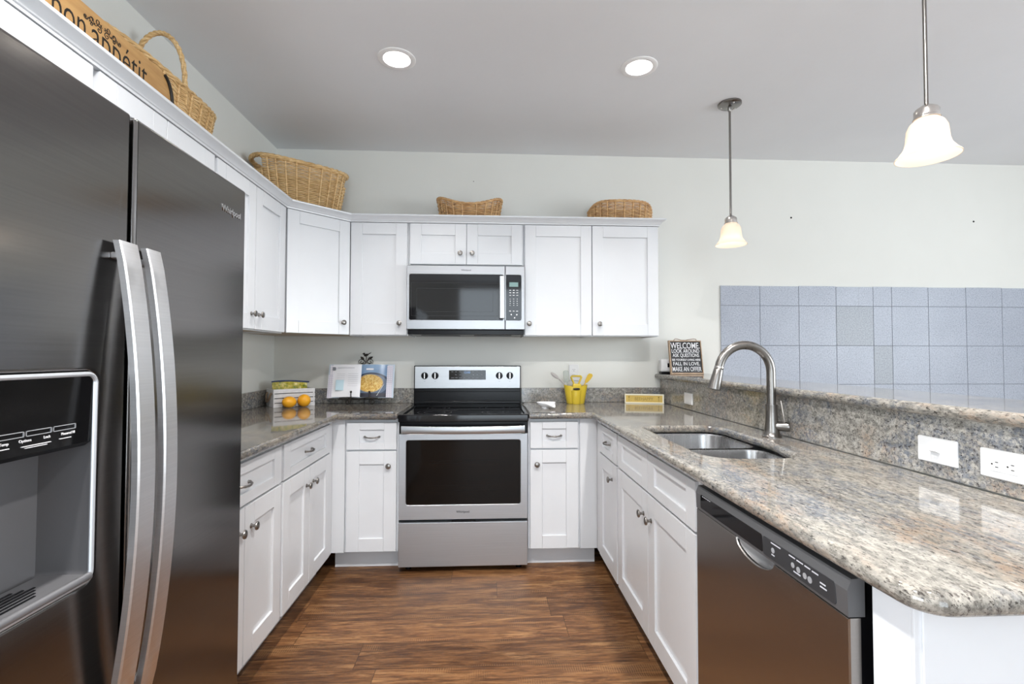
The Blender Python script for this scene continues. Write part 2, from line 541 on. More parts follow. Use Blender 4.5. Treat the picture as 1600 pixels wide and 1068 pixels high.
    def sweep(s, path, prof, closed_prof=True, mi=0):
        """path: [(x, y)...]; prof: [(d, z)...]; d measured to the right of travel"""
        P = [Vector(p) for p in path]
        n = len(P)
        rows = []
        for i in range(n):
            a = (P[i] - P[i - 1]).normalized() if i > 0 else None
            b = (P[i + 1] - P[i]).normalized() if i < n - 1 else None
            ra = Vector((a.y, -a.x)) if a else None
            rb = Vector((b.y, -b.x)) if b else None
            if ra and rb:
                h = ra + rb
                h = h / h.dot(ra)
            else:
                h = ra or rb
            rows.append([(P[i].x + h.x * d, P[i].y + h.y * d, z) for d, z in prof])
        k = len(prof)
        v = [p for r_ in rows for p in r_]
        f = []
        for i in range(n - 1):
            for j in range(k if closed_prof else k - 1):
                f.append([i * k + j, i * k + (j + 1) % k, (i + 1) * k + (j + 1) % k, (i + 1) * k + j])
        f.append(list(range(k)))
        f.append([(n - 1) * k + j for j in range(k)][::-1])
        return s.add(v, f, mi)

    def build(s, name, mats, parent=None, loc=None, local=False, smooth=True, angle=35):
        me = bpy.data.meshes.new(name)
        me.from_pydata(s.v, [], s.f)
        mats = mats if isinstance(mats, (list, tuple)) else [mats]
        for m in mats:
            me.materials.append(m)
        me.polygons.foreach_set('material_index', s.mi)
        bm = bmesh.new()
        bm.from_mesh(me)
        bmesh.ops.recalc_face_normals(bm, faces=list(bm.faces))
        bm.to_mesh(me)
        bm.free()
        if smooth:
            me.polygons.foreach_set('use_smooth', [True] * len(me.polygons))
            me.set_sharp_from_angle(angle=R(angle))
        o = link(name, me, parent, loc, local)
        if s.flat and smooth:
            w_ = o.modifiers.new('weighted_normals', 'WEIGHTED_NORMAL')
            w_.keep_sharp = True
            w_.weight = 80
        return o

    def build_each(s, name, mats, parent=None, **kw):
        """every primitive added becomes an object of its own"""
        out = []
        ends = s.pc[1:] + [(len(s.v), len(s.f))]
        for (v0, f0), (v1, f1) in zip(s.pc, ends):
            q = MB()
            q.v = s.v[v0:v1]
            q.f = [[i - v0 for i in fc] for fc in s.f[f0:f1]]
            q.mi = s.mi[f0:f1]
            q.flat = s.flat
            out.append(q.build(name, mats, parent, **kw))
        return out

def link(name, me, parent=None, loc=None, local=False):
    o = bpy.data.objects.new(name, me)
    COL.objects.link(o)
    if parent:
        W = WM[parent.name]
        if not local:
            me.transform(W.inverted())
        o.parent = parent
        WM[o.name] = W
    else:
        loc = loc or (0, 0, 0)
        me.transform(Matrix.Translation(loc).inverted())
        o.location = loc
        WM[o.name] = Matrix.Translation(loc)
    me.update()
    return o

def tag(o, label, cat, group=None, kind=None):
    if label:
        o['label'] = label
    if cat:
        o['category'] = cat
    if group:
        o['group'] = group
    if kind:
        o['kind'] = kind
    return o

def thing(name, label, cat, loc=(0, 0, 0), rotz=0.0, group=None, mtx=None):
    o = bpy.data.objects.new(name, None)
    o.empty_display_size = 0.05
    COL.objects.link(o)
    if mtx is None:
        mtx = Matrix.Translation(loc) @ Matrix.Rotation(rotz, 4, 'Z')
        o.location = loc
        o.rotation_euler = (0, 0, rotz)
    else:
        o.matrix_world = mtx
    WM[o.name] = mtx
    return tag(o, label, cat, group)

def struct(o):
    o['kind'] = 'structure'
    return o

def text(name, s, size, mtx, m, parent, align='CENTER', extrude=0.0004, offset=0.0, squash=1.0, shear=0.0, spacing=1.0, local=False):
    """flat lettering: text plane is local XY of mtx"""
    c = bpy.data.curves.new(name, 'FONT')
    c.body = s
    c.size = size
    c.align_x = align
    c.align_y = 'CENTER'
    c.extrude = extrude
    c.offset = offset
    c.shear = shear
    c.space_character = spacing
    c.resolution_u = 3
    t = bpy.data.objects.new(name, c)
    me = bpy.data.meshes.new_from_object(t)
    bpy.data.objects.remove(t)
    bpy.data.curves.remove(c)
    me.name = name
    me.transform(mtx @ Matrix.Diagonal((squash, 1, 1, 1)))
    me.materials.clear()
    me.materials.append(m)
    return link(name, me, parent, local=local)

def face_mtx(origin, right, up):
    r_ = Vector(right).normalized()
    u = Vector(up).normalized()
    n = r_.cross(u)
    m = Matrix((r_, u, n)).transposed().to_4x4()
    m.translation = Vector(origin)
    return m
BACK = lambda x, y, z: face_mtx((x, y, z), (1, 0, 0), (0, 0, 1))      # lettering facing -y
LEFT = lambda x, y, z: face_mtx((x, y, z), (0, 1, 0), (0, 0, 1))      # facing +x
RIGHT = lambda x, y, z: face_mtx((x, y, z), (0, -1, 0), (0, 0, 1))    # facing -x

def rrect(x0, x1, y0, y1, r, n=6):
    pts = []
    rr = r if isinstance(r, (list, tuple)) else [r] * 4
    for (cx, cy, a0), q in zip(((x0, y0, 180), (x1, y0, 270), (x1, y1, 0), (x0, y1, 90)), rr):
        ox = cx + q * (1 if cx == x0 else -1)
        oy = cy + q * (1 if cy == y0 else -1)
        for k in range(n + 1):
            a = R(a0 + 90.0 * k / n)
            pts.append((ox + q * math.cos(a), oy + q * math.sin(a)))
    return pts

# ------------------------------------------------------------------ room shell
LW, ZC = -1.378, 2.755
RX, FY = 5.6, -7.2
struct(MB().box(-4.6, RX + 0.1, FY - 0.1, 0.1, -0.08, 0.0).build('floor', M['floor']))
# ceiling with round cut-outs for two recessed lights and two added unseen ones
CANS = [(-0.319, -1.123), (0.914, -1.119), (-0.319, -2.80), (0.914, -2.80)]  # last two are unseen, added to brighten the kitchen
def circ(cx, cy, r, n=32, cw=False):
    p = [(cx + r * math.cos(2 * PI * k / n), cy + r * math.sin(2 * PI * k / n)) for k in range(n)]
    return p[::-1] if cw else p
mb = MB()
mb.slab([[(-4.6, FY - 0.1), (RX + 0.1, FY - 0.1), (RX + 0.1, 0.1), (-4.6, 0.1)]] + [circ(x, y, 0.067, cw=True) for x, y in CANS],
        [(0, ZC), (0, ZC + 0.10)])
struct(mb.build('ceiling', M['ceil'], smooth=False))
struct(MB().box(LW - 0.1, RX + 0.1, 0.0, 0.1, 0, ZC).build('wall_back', M['wall']))
mb = MB().box(LW - 0.1, LW, -3.25, 0.0, 0, ZC).box(-4.5, LW - 0.1, -3.25, -3.15, 0, ZC)
mb.box(-4.6, -4.5, -3.9, -3.15, 0, ZC).box(-4.6, -4.5, FY, -6.7, 0, ZC).box(-4.6, -4.5, -6.7, -3.9, 0, 0.6).box(-4.6, -4.5, -6.7, -3.9, 2.3, ZC)
struct(mb.build('wall_left', M['wall']))
mb = MB()
mb.box(RX, RX + 0.1, -1.6, 0.0, 0, ZC).box(RX, RX + 0.1, FY, -4.4, 0, ZC).box(RX, RX + 0.1, -4.4, -1.6, 0, 0.75).box(RX, RX + 0.1, -4.4, -1.6, 2.25, ZC)
struct(mb.build('wall_right', M['wall']))
mb = MB()
mb.box(-4.6, -0.45, FY - 0.1, FY, 0, ZC).box(1.17, RX + 0.1, FY - 0.1, FY, 0, ZC).box(-0.45, 1.17, FY - 0.1, FY, 2.66, ZC)
struct(mb.build('wall_front', M['wall']))
mb = MB()
for x0, x1 in ((-0.45, -0.38), (0.32, 0.40), (1.10, 1.17)):
    mb.box(x0, x1, FY - 0.09, FY - 0.01, 0, 2.66, 0.004)
for x0, x1 in ((-0.38, 0.32), (0.40, 1.10)):
    mb.box(x0, x1, FY - 0.09, FY - 0.01, 2.60, 2.66).box(x0, x1, FY - 0.09, FY - 0.01, 0, 0.06)
struct(mb.build('door_1', M['trim']))
mb = MB()
for y0, y1 in ((-6.7, -6.63), (-5.34, -5.26), (-3.97, -3.9)):
    mb.box(-4.59, -4.51, y0, y1, 0.6, 2.3, 0.004)
for y0, y1 in ((-6.63, -5.34), (-5.26, -3.97)):
    mb.box(-4.59, -4.51, y0, y1, 0.6, 0.67).box(-4.59, -4.51, y0, y1, 2.23, 2.3)
struct(mb.build('added_window', M['trim']))  # unseen frame for the added daylight from the left
mb = MB()
for y0, y1 in ((-4.4, -4.33), (-3.04, -2.96), (-1.67, -1.6)):
    mb.box(RX + 0.01, RX + 0.09, y0, y1, 0.75, 2.25, 0.004)
for y0, y1 in ((-4.33, -3.04), (-2.96, -1.67)):
    mb.box(RX + 0.01, RX + 0.09, y0, y1, 0.75, 0.82).box(RX + 0.01, RX + 0.09, y0, y1, 2.18, 2.25)
struct(mb.build('window_1', M['trim']))

# wall fixings
for (x, z, r, lab) in ((2.435, 2.315, 0.007, 'small black hole in the back wall nearer the far pendant'),
                       (3.890, 2.308, 0.007, 'small black hole high in the back wall above the tiles, farther right'),
                       (0.035, 2.545, 0.004, 'tiny grey screw in the wall above the saddle shaped basket')):
    mb = MB()
    mb.lathe([(r, 0), (r, 0.0015), (r * 0.5, 0.002)], 12, face_mtx((x, -0.0001, z), (1, 0, 0), (0, 0, 1)))
    o = mb.build('wall_hole' if r > 0.005 else 'screw', M['hole'] if r > 0.005 else M['pewter'], None, (x, 0, z))
    tag(o, lab, 'wall hole' if r > 0.005 else 'screw')

# stone tile panel on the back wall
xs = [1.876, 2.178, 2.479, 2.770, 3.062, 3.209, 3.500, 3.803, 4.094, 4.396, 4.70]
zs = [0.755, 1.055, 1.346, 1.645, 1.796]
t = thing('tile_panel', 'blue grey speckled square stone tiles on the back wall beyond the bar', 'wall tiles', (3.2, -0.001, 0.755))
MB().box(xs[0] + 0.003, xs[-1], -0.006, -0.0005, zs[0], zs[-1] - 0.004).build('grout', M['grout'], t)
mb = MB()
for i in range(len(xs) - 1):
    for j in range(len(zs) - 1):
        g = 0.0016
        dz = 0.0
        x0, x1 = xs[i], xs[i + 1]
        top = zs[j + 1] + (random.uniform(-0.003, 0.003) if j == 3 else 0)
        dk = 1 if (i, j) in ((3, 2), (4, 1)) else 0
        mb.box(x0 + g, x1 - g, -0.010, -0.005, zs[j] + g, top - g, 0.001, 1, mi=dk)
        if (i, j) == (3, 3):
            mb.box((x0 + x1) / 2 + 0.03, (x0 + x1) / 2 + 0.0315, -0.0104, -0.005, zs[j] + g, top - g, mi=1)
mb.build('tiles', [M['tile'], M['tile_d']], t)

# ------------------------------------------------------------------ cabinets
def shaker(w, h, t=0.02, sx=0.073, sz=0.076, rec=0.010):
    """a shaker front in local coords: x 0..w, z 0..h, front at y=-t, back at y=0"""
    mb = MB()
    mb.box(0, sx, -t, 0, 0, h, 0.0022).box(w - sx, w, -t, 0, 0, h, 0.0022)
    mb.box(sx, w - sx, -t, 0, 0, sz, 0.0018).box(sx, w - sx, -t, 0, h - sz, h, 0.0018)
    mb.box(sx - 0.002, w - sx + 0.002, -t + rec, -0.003, sz - 0.002, h - sz + 0.002)
    return mb

KNOB = [(0.0095, 0.0), (0.0095, 0.002), (0.006, 0.005), (0.0052, 0.012), (0.0075, 0.0165), (0.0155, 0.020), (0.0165, 0.0235), (0.0145, 0.027), (0.008, 0.0295), (0.001, 0.030)]
def knob(parent, x, y, z):
    m = face_mtx((x, y, z), (1, 0, 0), (0, 0, 1))
    return MB().lathe(KNOB, 20, m).build('knob', M['pewter'], parent, local=True)

def pull(parent, x, y, z, w=0.084):
    mb = MB()
    pts, rr = [], []
    for k in range(17):
        u = -1 + 2 * k / 16
        pts.append((x + u * w / 2, y - 0.026 * (1 - u * u) ** 0.5 - 0.001, z - 0.003 * (1 - u * u)))
        rr.append(0.0036 + 0.0016 * abs(u) ** 3 + (0.0012 if k in (3, 13) else 0) + (0.0008 if 6 <= k <= 10 else 0))
    mb.tube(pts, rr, 10)
    for s_ in (-1, 1):
        mb.lathe([(0.007, 0), (0.007, 0.002), (0.004, 0.006)], 12, face_mtx((x + s_ * w / 2, y, z), (1, 0, 0), (0, 0, 1)))
        mb.ball((x + s_ * (w / 2 + 0.003), y - 0.006, z + 0.001), 0.0048, n=10)
    return mb.build('pull', M['pewter'], parent, local=True)

def front(t, kind, x0, x1, z0, z1, face, hw=None):
    sx = min(0.073, (x1 - x0) * 0.30)
    mb = shaker(x1 - x0, z1 - z0, sx=sx, sz=0.042 if kind in ('drawer', 'drawer_front') else 0.076)
    mb.v = [(a + x0, b + face, c + z0) for a, b, c in mb.v]
    d = mb.build(kind, M['cab'], t, local=True)
    if hw:
        if hw[0] == 'knob':
            knob(d, hw[1], face - 0.02, hw[2])
        elif hw[0] == 'pull':
            pull(d, hw[1], face - (0.02 - 0.010), hw[2])
    return d

def base_cabinet(label, loc, rotz, w, fronts, lo=0.0, hi=0.0, back=-0.003, hollow=False):
    """local frame: x along the run, back at y=0, front frame at y=-0.61; lo / hi: extra filler strips"""
    t = thing('base_cabinet', label, 'cabinet', loc, rotz, 'white base cabinets')
    mb = MB()
    if hollow:
        mb.box(0, w, -0.61, -0.59, 0.115, 0.893, 0.0012).box(0, 0.018, -0.59, back, 0.115, 0.893).box(w - 0.018, w, -0.59, back, 0.115, 0.893)
        mb.box(0.018, w - 0.018, -0.59, back, 0.115, 0.135).box(0.018, w - 0.018, back - 0.01, back, 0.135, 0.893)
    else:
        mb.box(0, w, -0.61, back, 0.115, 0.893, 0.0012)
    mb.box(0.0, w, -0.539, back - 0.01, 0.0, 0.115)
    if lo:
        mb.box(-lo, 0, -0.622, -0.59, 0.115, 0.893).box(-lo, 0, -0.539, -0.52, 0, 0.115)
    if hi:
        mb.box(w, w + hi, -0.622, -0.59, 0.115, 0.893).box(w, w + hi, -0.539, -0.52, 0, 0.115)
    mb.build('carcass', M['cab'], t, local=True)
    for f in fronts:
        front(t, *f[:5], -0.61, f[5] if len(f) > 5 else None)
    return t

ZB, ZD, ZDR, ZDT = 0.121, 0.7055, 0.7150, 0.8735
KZ, PZ = 0.621, 0.789
w = 0.314
base_cabinet('narrow white base cabinet left of the stove, knob at upper right', (-0.698, 0, 0), 0, w, [
    ('door', 0.012, w - 0.012, ZB, ZD, ('knob', w - 0.056, KZ)),
    ('drawer', 0.012, w - 0.012, ZDR, ZDT, ('pull', w / 2, PZ))], lo=0.074)
base_cabinet('narrow white base cabinet right of the stove, knob at upper left', (0.384, 0, 0), 0, w, [
    ('door', 0.012, w - 0.012, ZB, ZD, ('knob', 0.052, KZ)),
    ('drawer', 0.012, w - 0.012, ZDR, ZDT, ('pull', w / 2, PZ))], hi=0.104)
# left run, faces +x (local x = world +y)
w = 0.666
two = [('door', 0.012, w / 2 - 0.002, ZB, ZD, ('knob', w / 2 - 0.047, KZ)), ('door', w / 2 + 0.002, w - 0.012, ZB, ZD, ('knob', w / 2 + 0.047, KZ)),
       ('drawer', 0.012, w - 0.012, ZDR, ZDT, ('pull', w / 2, PZ))]
XL = -0.7617 - 0.63
base_cabinet('white two door base cabinet on the left wall, next to the corner', (XL + 0.0, -1.341, 0), R(90), w, two, hi=0.045, back=-0.018)
base_cabinet('white two door base cabinet on the left wall, beside the refrigerator', (XL + 0.0, -2.007, 0), R(90), w, two, lo=0.04, back=-0.018)
# right run, faces -x (local x = world -y)
XR = 0.7926 + 0.63
w = 0.406
base_cabinet('narrow white base cabinet with drawer in the corner left of the sink cabinet', (XR, -0.705, 0), R(-90), w, [
    ('door', 0.012, w - 0.012, ZB, ZD, ('knob', w - 0.10, KZ)),
    ('drawer', 0.012, w - 0.012, ZDR, ZDT, ('pull', w / 2 - 0.01, PZ))], lo=0.073)
w = 0.934
base_cabinet('wide white sink base cabinet with two doors and two blank fronts', (XR, -1.111, 0), R(-90), w, [
    ('door', 0.012, w / 2 - 0.002, ZB, ZD, ('knob', w / 2 - 0.050, 0.612)), ('door', w / 2 + 0.002, w - 0.012, ZB, ZD, ('knob', w / 2 + 0.043, 0.612)),
    ('drawer_front', 0.012, w / 2 - 0.002, ZDR, ZDT), ('drawer_front', w / 2 + 0.002, w - 0.012, ZDR, ZDT)], hi=0.043, hollow=True)

UZ0, UZ1 = 1.398, 2.150
def wall_cabinet(label, loc, rotz, w, fronts, z0=UZ0, face=-0.305, poly=None):
    t = thing('wall_cabinet', label, 'cabinet', (loc[0], loc[1], 0), rotz, 'white wall cabinets')
    mb = MB()
    if poly is None:
        mb.box(0, w, face, -0.003, z0 + 0.014, UZ1, 0.001)
        mb.box(0, w, face, face + 0.02, z0, z0 + 0.014).box(0, 0.018, face + 0.02, -0.003, z0, z0 + 0.014).box(w - 0.018, w, face + 0.02, -0.003, z0, z0 + 0.014)
        mb.build('carcass', M['cab'], t, local=True)
        MB().box(0.019, w - 0.019, face + 0.021, -0.006, z0 + 0.010, z0 + 0.0138).build('bottom_panel', M['under'], t, local=True)
    else:
        mb.slab([poly], [(0, z0 + 0.014), (0, UZ1)])
        mb.build('carcass', M['cab'], t, local=True)
        MB().slab([poly], [(0.012, z0 + 0.008), (0.012, z0 + 0.0138)]).build('bottom_panel', M['under'], t, local=True)
    for f in fronts:
        front(t, *f[:5], face, f[5] if len(f) > 5 else None)
    return t
Z0, Z1, UK = 1.404, 2.143, 1.481
w = 0.381
wall_cabinet('single door white wall cabinet left of the microwave, knob at lower right', (-0.765, 0), 0, w, [('door', 0.008, w - 0.008, Z0, Z1, ('knob', w - 0.054, UK))])
w = 0.762
wall_cabinet('short two door white cabinet above the microwave', (-0.382, 0), 0, w, [
    ('door', 0.010, w / 2 - 0.0015, 1.872, Z1, ('knob', w / 2 - 0.042, 1.945)), ('door', w / 2 + 0.0015, w - 0.010, 1.872, Z1, ('knob', w / 2 + 0.038, 1.945))], z0=1.862)
w = 0.457
wall_cabinet('single door white wall cabinet just right of the microwave', (0.382, 0), 0, w, [('door', 0.006, w - 0.003, Z0, Z1, ('knob', 0.034, UK))])
wall_cabinet('single door white wall cabinet at the right end of the upper row', (0.839, 0), 0, w, [('door', 0.003, w - 0.004, Z0, Z1, ('knob', 0.049, UK))])
# left wall uppers
w = 0.755
wall_cabinet('two door white wall cabinet on the left wall by the corner, partly behind the refrigerator', (LW, -1.372), R(90), w, [
    ('door', 0.010, w / 2 - 0.002, Z0, Z1, ('knob', w / 2 - 0.040, UK)), ('door', w / 2 + 0.002, w - 0.010, Z0, Z1, ('knob', w / 2 + 0.040, UK))])
w = 0.654
wall_cabinet('white wall cabinet on the left wall showing only its top above the refrigerator edge', (LW, -2.027), R(90), w, [
    ('door', 0.010, w / 2 - 0.002, Z0, Z1), ('door', w / 2 + 0.002, w - 0.010, Z0, Z1)])
w = 0.96
wall_cabinet('short white cabinet above the refrigerator, nearest the camera', (LW, -2.988), R(90), w, [
    ('door', 0.010, w / 2 - 0.002, 1.775, Z1), ('door', w / 2 + 0.002, w - 0.014, 1.775, Z1)], z0=1.765)
# diagonal corner unit: local frame on its own front, faces (+x, -y)
A, B = Vector((-1.073, -0.613)), Vector((-0.767, -0.307))
mid = (A + B) / 2
Lc = (B - A).length
inv = (Matrix.Translation((mid.x, mid.y, 0)) @ Matrix.Rotation(R(45), 4, 'Z')).inverted()
corner = [(-1.3755, -0.613), (A.x, A.y), (B.x, B.y), (-0.767, -0.003), (-1.3755, -0.003)]
poly = [(inv @ Vector((x, y, 0)))[:2] for x, y in corner]
wall_cabinet('angled single door white wall cabinet across the corner', (mid.x, mid.y), R(45), Lc, [
    ('door', -Lc / 2 + 0.016, Lc / 2 - 0.012, Z0, Z1, ('knob', Lc / 2 - 0.060, UK))], face=0.0, poly=poly)

# crown moulding running over all the uppers
prof = [(-0.018, 2.146), (0.004, 2.146), (0.006, 2.154), (0.010, 2.1565), (0.013, 2.162), (0.026, 2.176), (0.038, 2.182), (0.040, 2.188), (0.040, 2.191), (-0.018, 2.191)]
path = [(-1.053, -3.0), (-1.053, -0.6215), (-0.7755, -0.325 - 0.0075), (-0.7635, -0.325), (1.300, -0.325), (1.300, -0.004)]
path = [(-1.053, -3.0), (-1.053, -0.618), (-0.760, -0.325), (1.298, -0.325), (1.298, -0.004)]
o = MB().sweep(path, prof).build('crown_molding', M['cab'], None, (-0.76, -0.325, 2.146), angle=25)
tag(o, 'white crown molding running along the tops of the wall cabinets', 'molding')

# ------------------------------------------------------------------ counters
def bull(z0, z1, r, n=5):
    p = [(r * (1 - math.sin(PI / 2 * k / n)), z0 + r * (1 - math.cos(PI / 2 * k / n))) for k in range(n + 1)]
    q = [(r * (1 - math.cos(PI / 2 * k / n)), z1 - r * (1 - math.sin(PI / 2 * k / n))) for k in range(n + 1)]
    return p + q if (z1 - z0) > 2 * r + 1e-6 else p + q[1:]
CT0, CT1 = 0.894, 0.930
def fillet(pts, rads, n=6):
    out = []
    m = len(pts)
    for i in range(m):
        p, q, r_ = Vector(pts[i - 1]), Vector(pts[i]), Vector(pts[(i + 1) % m])
        if rads[i] <= 0:
            out.append(tuple(q))
            continue
        a, b = (p - q).normalized(), (r_ - q).normalized()
        ang = a.angle(b)
        d = rads[i] / math.tan(ang / 2)
        c = q + (a + b).normalized() * (rads[i] / math.sin(ang / 2))
        s_, e = q + a * d, q + b * d
        a0 = math.atan2(s_.y - c.y, s_.x - c.x)
        a1 = math.atan2(e.y - c.y, e.x - c.x)
        da = (a1 - a0 + PI) % (2 * PI) - PI
        for k in range(n + 1):
            x = a0 + da * k / n
            out.append((c.x + rads[i] * math.cos(x), c.y + rads[i] * math.sin(x)))
    return out
t = thing('left_countertop', 'brown grey granite countertop in the left corner, shade painted into its color, from refrigerator to stove', 'countertop', (-1.0, -0.3, CT0))
out = fillet([(-1.376, -2.03), (-0.722, -2.03), (-0.722, -0.668), (-0.386, -0.668), (-0.386, -0.002), (-1.376, -0.002)], [0, 0.0, 0.012, 0.006, 0, 0])
MB().slab([out], bull(CT0, CT1, 0.0165)).build('slab', M['granite_shaded'], t)
mb = MB().box(-1.356, -0.386, -0.022, -0.002, CT1 + 0.0003, 1.035, 0.002).box(-1.376, -1.356, -2.03, -0.002, CT1 + 0.0003, 1.035, 0.002)
mb.build_each('backsplash', M['granite_v'], t)

# right counter with the double sink cut-out
t = thing('right_countertop', 'glossy granite countertop from stove to peninsula end, with sink cutout', 'countertop', (1.0, -1.2, CT0))
out = [(0.386, -0.002), (0.386, -0.668), (0.757, -0.668), (0.757, -2.885), (1.408, -2.885), (1.408, -0.002)]
out = fillet(out, [0, 0.006, 0.012, 0.055, 0, 0])
SX0, SX1, SY0, SY1 = 0.885, 1.250, -1.955, -1.222
hole = [(SX0, SY0), (SX1 - 0.055, SY0), (SX1 - 0.004, SY0 + 0.25), (SX1 - 0.0, -1.62), (SX1 - 0.0, SY1), (SX0, SY1)]
hole = fillet(hole, [0.10, 0.10, 0.15, 0.2, 0.09, 0.05], 8)
MB().slab([out, hole[::-1]], bull(CT0, CT1, 0.0165)).build('slab', M['granite'], t)
mb = MB().box(0.386, 1.408, -0.022, -0.002, CT1 + 0.0003, 1.035, 0.002)
mb.build_each('backsplash', M['granite_v'], t)

# breakfast bar: knee wall, granite riser, raised ledge
t = thing('breakfast_bar', 'raised granite bar ledge on a granite faced half wall', 'bar', (1.5, -1.5, 0))
MB().box(1.432, 1.56, -2.88, -0.002, 0, 1.102).build('knee_wall', M['wall'], t)
MB().box(1.4095, 1.4315, -2.88, -0.0235, CT1 + 0.0003, 1.1025, 0.001).build('riser', M['granite_v'], t)
led = fillet([(1.372, -2.95), (1.780, -2.95), (1.780, -0.002), (1.372, -0.002)], [0.04, 0.04, 0, 0.015])
MB().slab([led], bull(1.103, 1.138, 0.016)).build('ledge', M['granite'], t)

# white end panel of the peninsula
t = thing('end_panel', 'plain white end panel of the peninsula, right of the dishwasher', 'panel', (1.1, -2.77, 0))
MB().box(0.800, 1.430, -2.812, -2.735, 0.0, 0.893, 0.0015).build('panel', M['cab'], t)
MB().box(0.800, 1.430, -2.818, -2.812, 0.0, 0.885, 0.001).box(0.812, 1.430, -2.822, -2.818, 0.0, 0.880, 0.001).build('skin', M['cab'], t)

# ------------------------------------------------------------------ sink
t = thing('sink', 'stainless double bowl undermount sink in the granite counter', 'sink', (1.06, -1.6, 0.70))
def bowl(x0, x1, y0, y1, rads, depth):
    lp = fillet([(x0, y0), (x1, y0), (x1, y1), (x0, y1)], rads, 6)
    mb = MB()
    lv = []
    cx, cy = (x0 + x1) / 2, (y0 + y1) / 2
    for sc_, z in ((1.045, 0.8935), (1.0, 0.8935), (0.985, 0.885), (0.95, 0.8935 - depth + 0.03), (0.88, 0.8935 - depth + 0.006), (0.5, 0.8935 - depth), (0.16, 0.8935 - depth - 0.003)):
        lv.append([(cx + (x - cx) * sc_, cy + (y - cy) * sc_, z) for x, y in lp])
    n = len(lp)
    v = [p for r_ in lv for p in r_]
    f = [[i * n + k, i * n + (k + 1) % n, (i + 1) * n + (k + 1) % n, (i + 1) * n + k] for i in range(len(lv) - 1) for k in range(n)]
    f.append([(len(lv) - 1) * n + k for k in range(n)])
    mb.add(v, f)
    b = mb.build('bowl', M['steel_s'], t, angle=50)
    MB().lathe([(0.052, 0), (0.052, 0.003), (0.040, 0.004), (0.034, 0.001)], 24, Matrix.Translation((cx, cy, 0.8935 - depth - 0.001))).build('drain', M['chrome'], b)
bowl(SX0 + 0.012, SX1 - 0.004, -1.598, SY1 - 0.012, [0.05, 0.07, 0.09, 0.05], 0.19)
bowl(SX0 + 0.012, SX1 - 0.020, SY0 + 0.008, -1.632, [0.09, 0.10, 0.06, 0.05], 0.17)

# ------------------------------------------------------------------ faucet
fx, fy = 1.335, -1.55
t = thing('faucet', 'tall brushed nickel pull down faucet behind the sink', 'faucet', (fx, fy, CT1))
MB().lathe([(0.038, 0.9302), (0.038, 0.934), (0.033, 0.939), (0.0295, 0.955), (0.0245, 1.0), (0.0232, 1.055), (0.0240, 1.062), (0.0240, 1.066)], 32, Matrix.Translation((fx, fy, 0))).build('body', M['nickel'], t)
pts = [(fx, fy, 1.064), (fx, fy, 1.12), (fx, fy, 1.17)]
rc, czc = 0.113, 1.203
for k in range(0, 19):
    a = R(170.0 * k / 18)
    pts.append((fx - rc + rc * math.cos(a), fy, czc + rc * math.sin(a)))
MB().tube(pts, 0.0182, 20).build('spout', M['nickel'], t)
e = Vector(pts[-1])
dr = Vector((math.cos(R(260)), 0, math.sin(R(260)))).normalized()
dr = Vector((-0.24, 0, -0.97)).normalized()
def along(o_, d, prof, n=24):
    d = Vector(d).normalized()
    s_ = Vector((0, 1, 0)) if abs(d.y) < 0.9 else Vector((1, 0, 0))
    r_ = d.cross(s_).normalized()
    m = Matrix((r_, d.cross(r_), d)).transposed().to_4x4()
    m.translation = o_
    mb = MB()
    mb.lathe(prof, n, m)
    return mb
along(e, dr, [(0.0186, -0.004), (0.0192, 0.0), (0.0192, 0.004), (0.0186, 0.006)]).build('collar', M['nickel_l'], t)
along(e + dr * 0.0062, dr, [(0.0175, 0), (0.0195, 0.004), (0.0215, 0.03), (0.0262, 0.083), (0.0262, 0.088), (0.022, 0.090)]).build('spray_head', M['nickel'], t)
vd = Vector((0.78, -0.62, 0)).normalized()
va = Vector((fx, fy, 0.977))
along(va + vd * 0.012, vd, [(0.019, 0), (0.020, 0.02), (0.021, 0.050), (0.018, 0.056), (0.006, 0.058)]).build('valve', M['nickel'], t)
p0 = va + vd * 0.050
MB().tube([p0, p0 + Vector((-0.004, 0.0, 0.03)), p0 + Vector((-0.014, 0.002, 0.10)), p0 + Vector((-0.016, 0.002, 0.108))], [0.006, 0.0055, 0.0042, 0.003], 10).build('lever', M['nickel_l'], t)

# ------------------------------------------------------------------ stove
t = thing('stove', 'freestanding stainless electric range with black glass top between the base cabinets', 'stove', (0, -0.35, 0))
MB().box(-0.379, 0.379, -0.615, -0.012, 0.03, 0.895, 0.003).build('body', M['dgrey'], t)
mb = MB()
for sx in (-0.33, 0.33):
    for sy in (-0.58, -0.08):
        mb.lathe([(0.018, 0.0), (0.018, 0.03)], 12, Matrix.Translation((sx, sy, 0)))
mb.build_each('foot', M['black'], t)
# cooktop with raised side rails and a rounded front lip
mb = MB().box(-0.384, 0.384, -0.655, -0.085, 0.898, 0.914, 0.004)
mb.box(-0.384, -0.362, -0.655, -0.085, 0.912, 0.923, 0.003).box(0.362, 0.384, -0.655, -0.085, 0.912, 0.923, 0.003)
mb.box(-0.384, 0.384, -0.662, -0.632, 0.878, 0.923, 0.007, 3)
ct = mb.build('cooktop', M['bglass'], t)
mb = MB()
for (bx, by, br) in ((-0.19, -0.47, 0.105), (0.19, -0.47, 0.085), (-0.19, -0.22, 0.075), (0.19, -0.22, 0.105)):
    for q in (br, br * 0.62):
        mb.lathe([(q - 0.0012, 0.9143), (q, 0.9144), (q + 0.0012, 0.9143)], 40, Matrix.Translation((bx, by, 0)), cap0=False, cap1=False)
mb.build_each('burner_ring', M['dgrey'], ct)
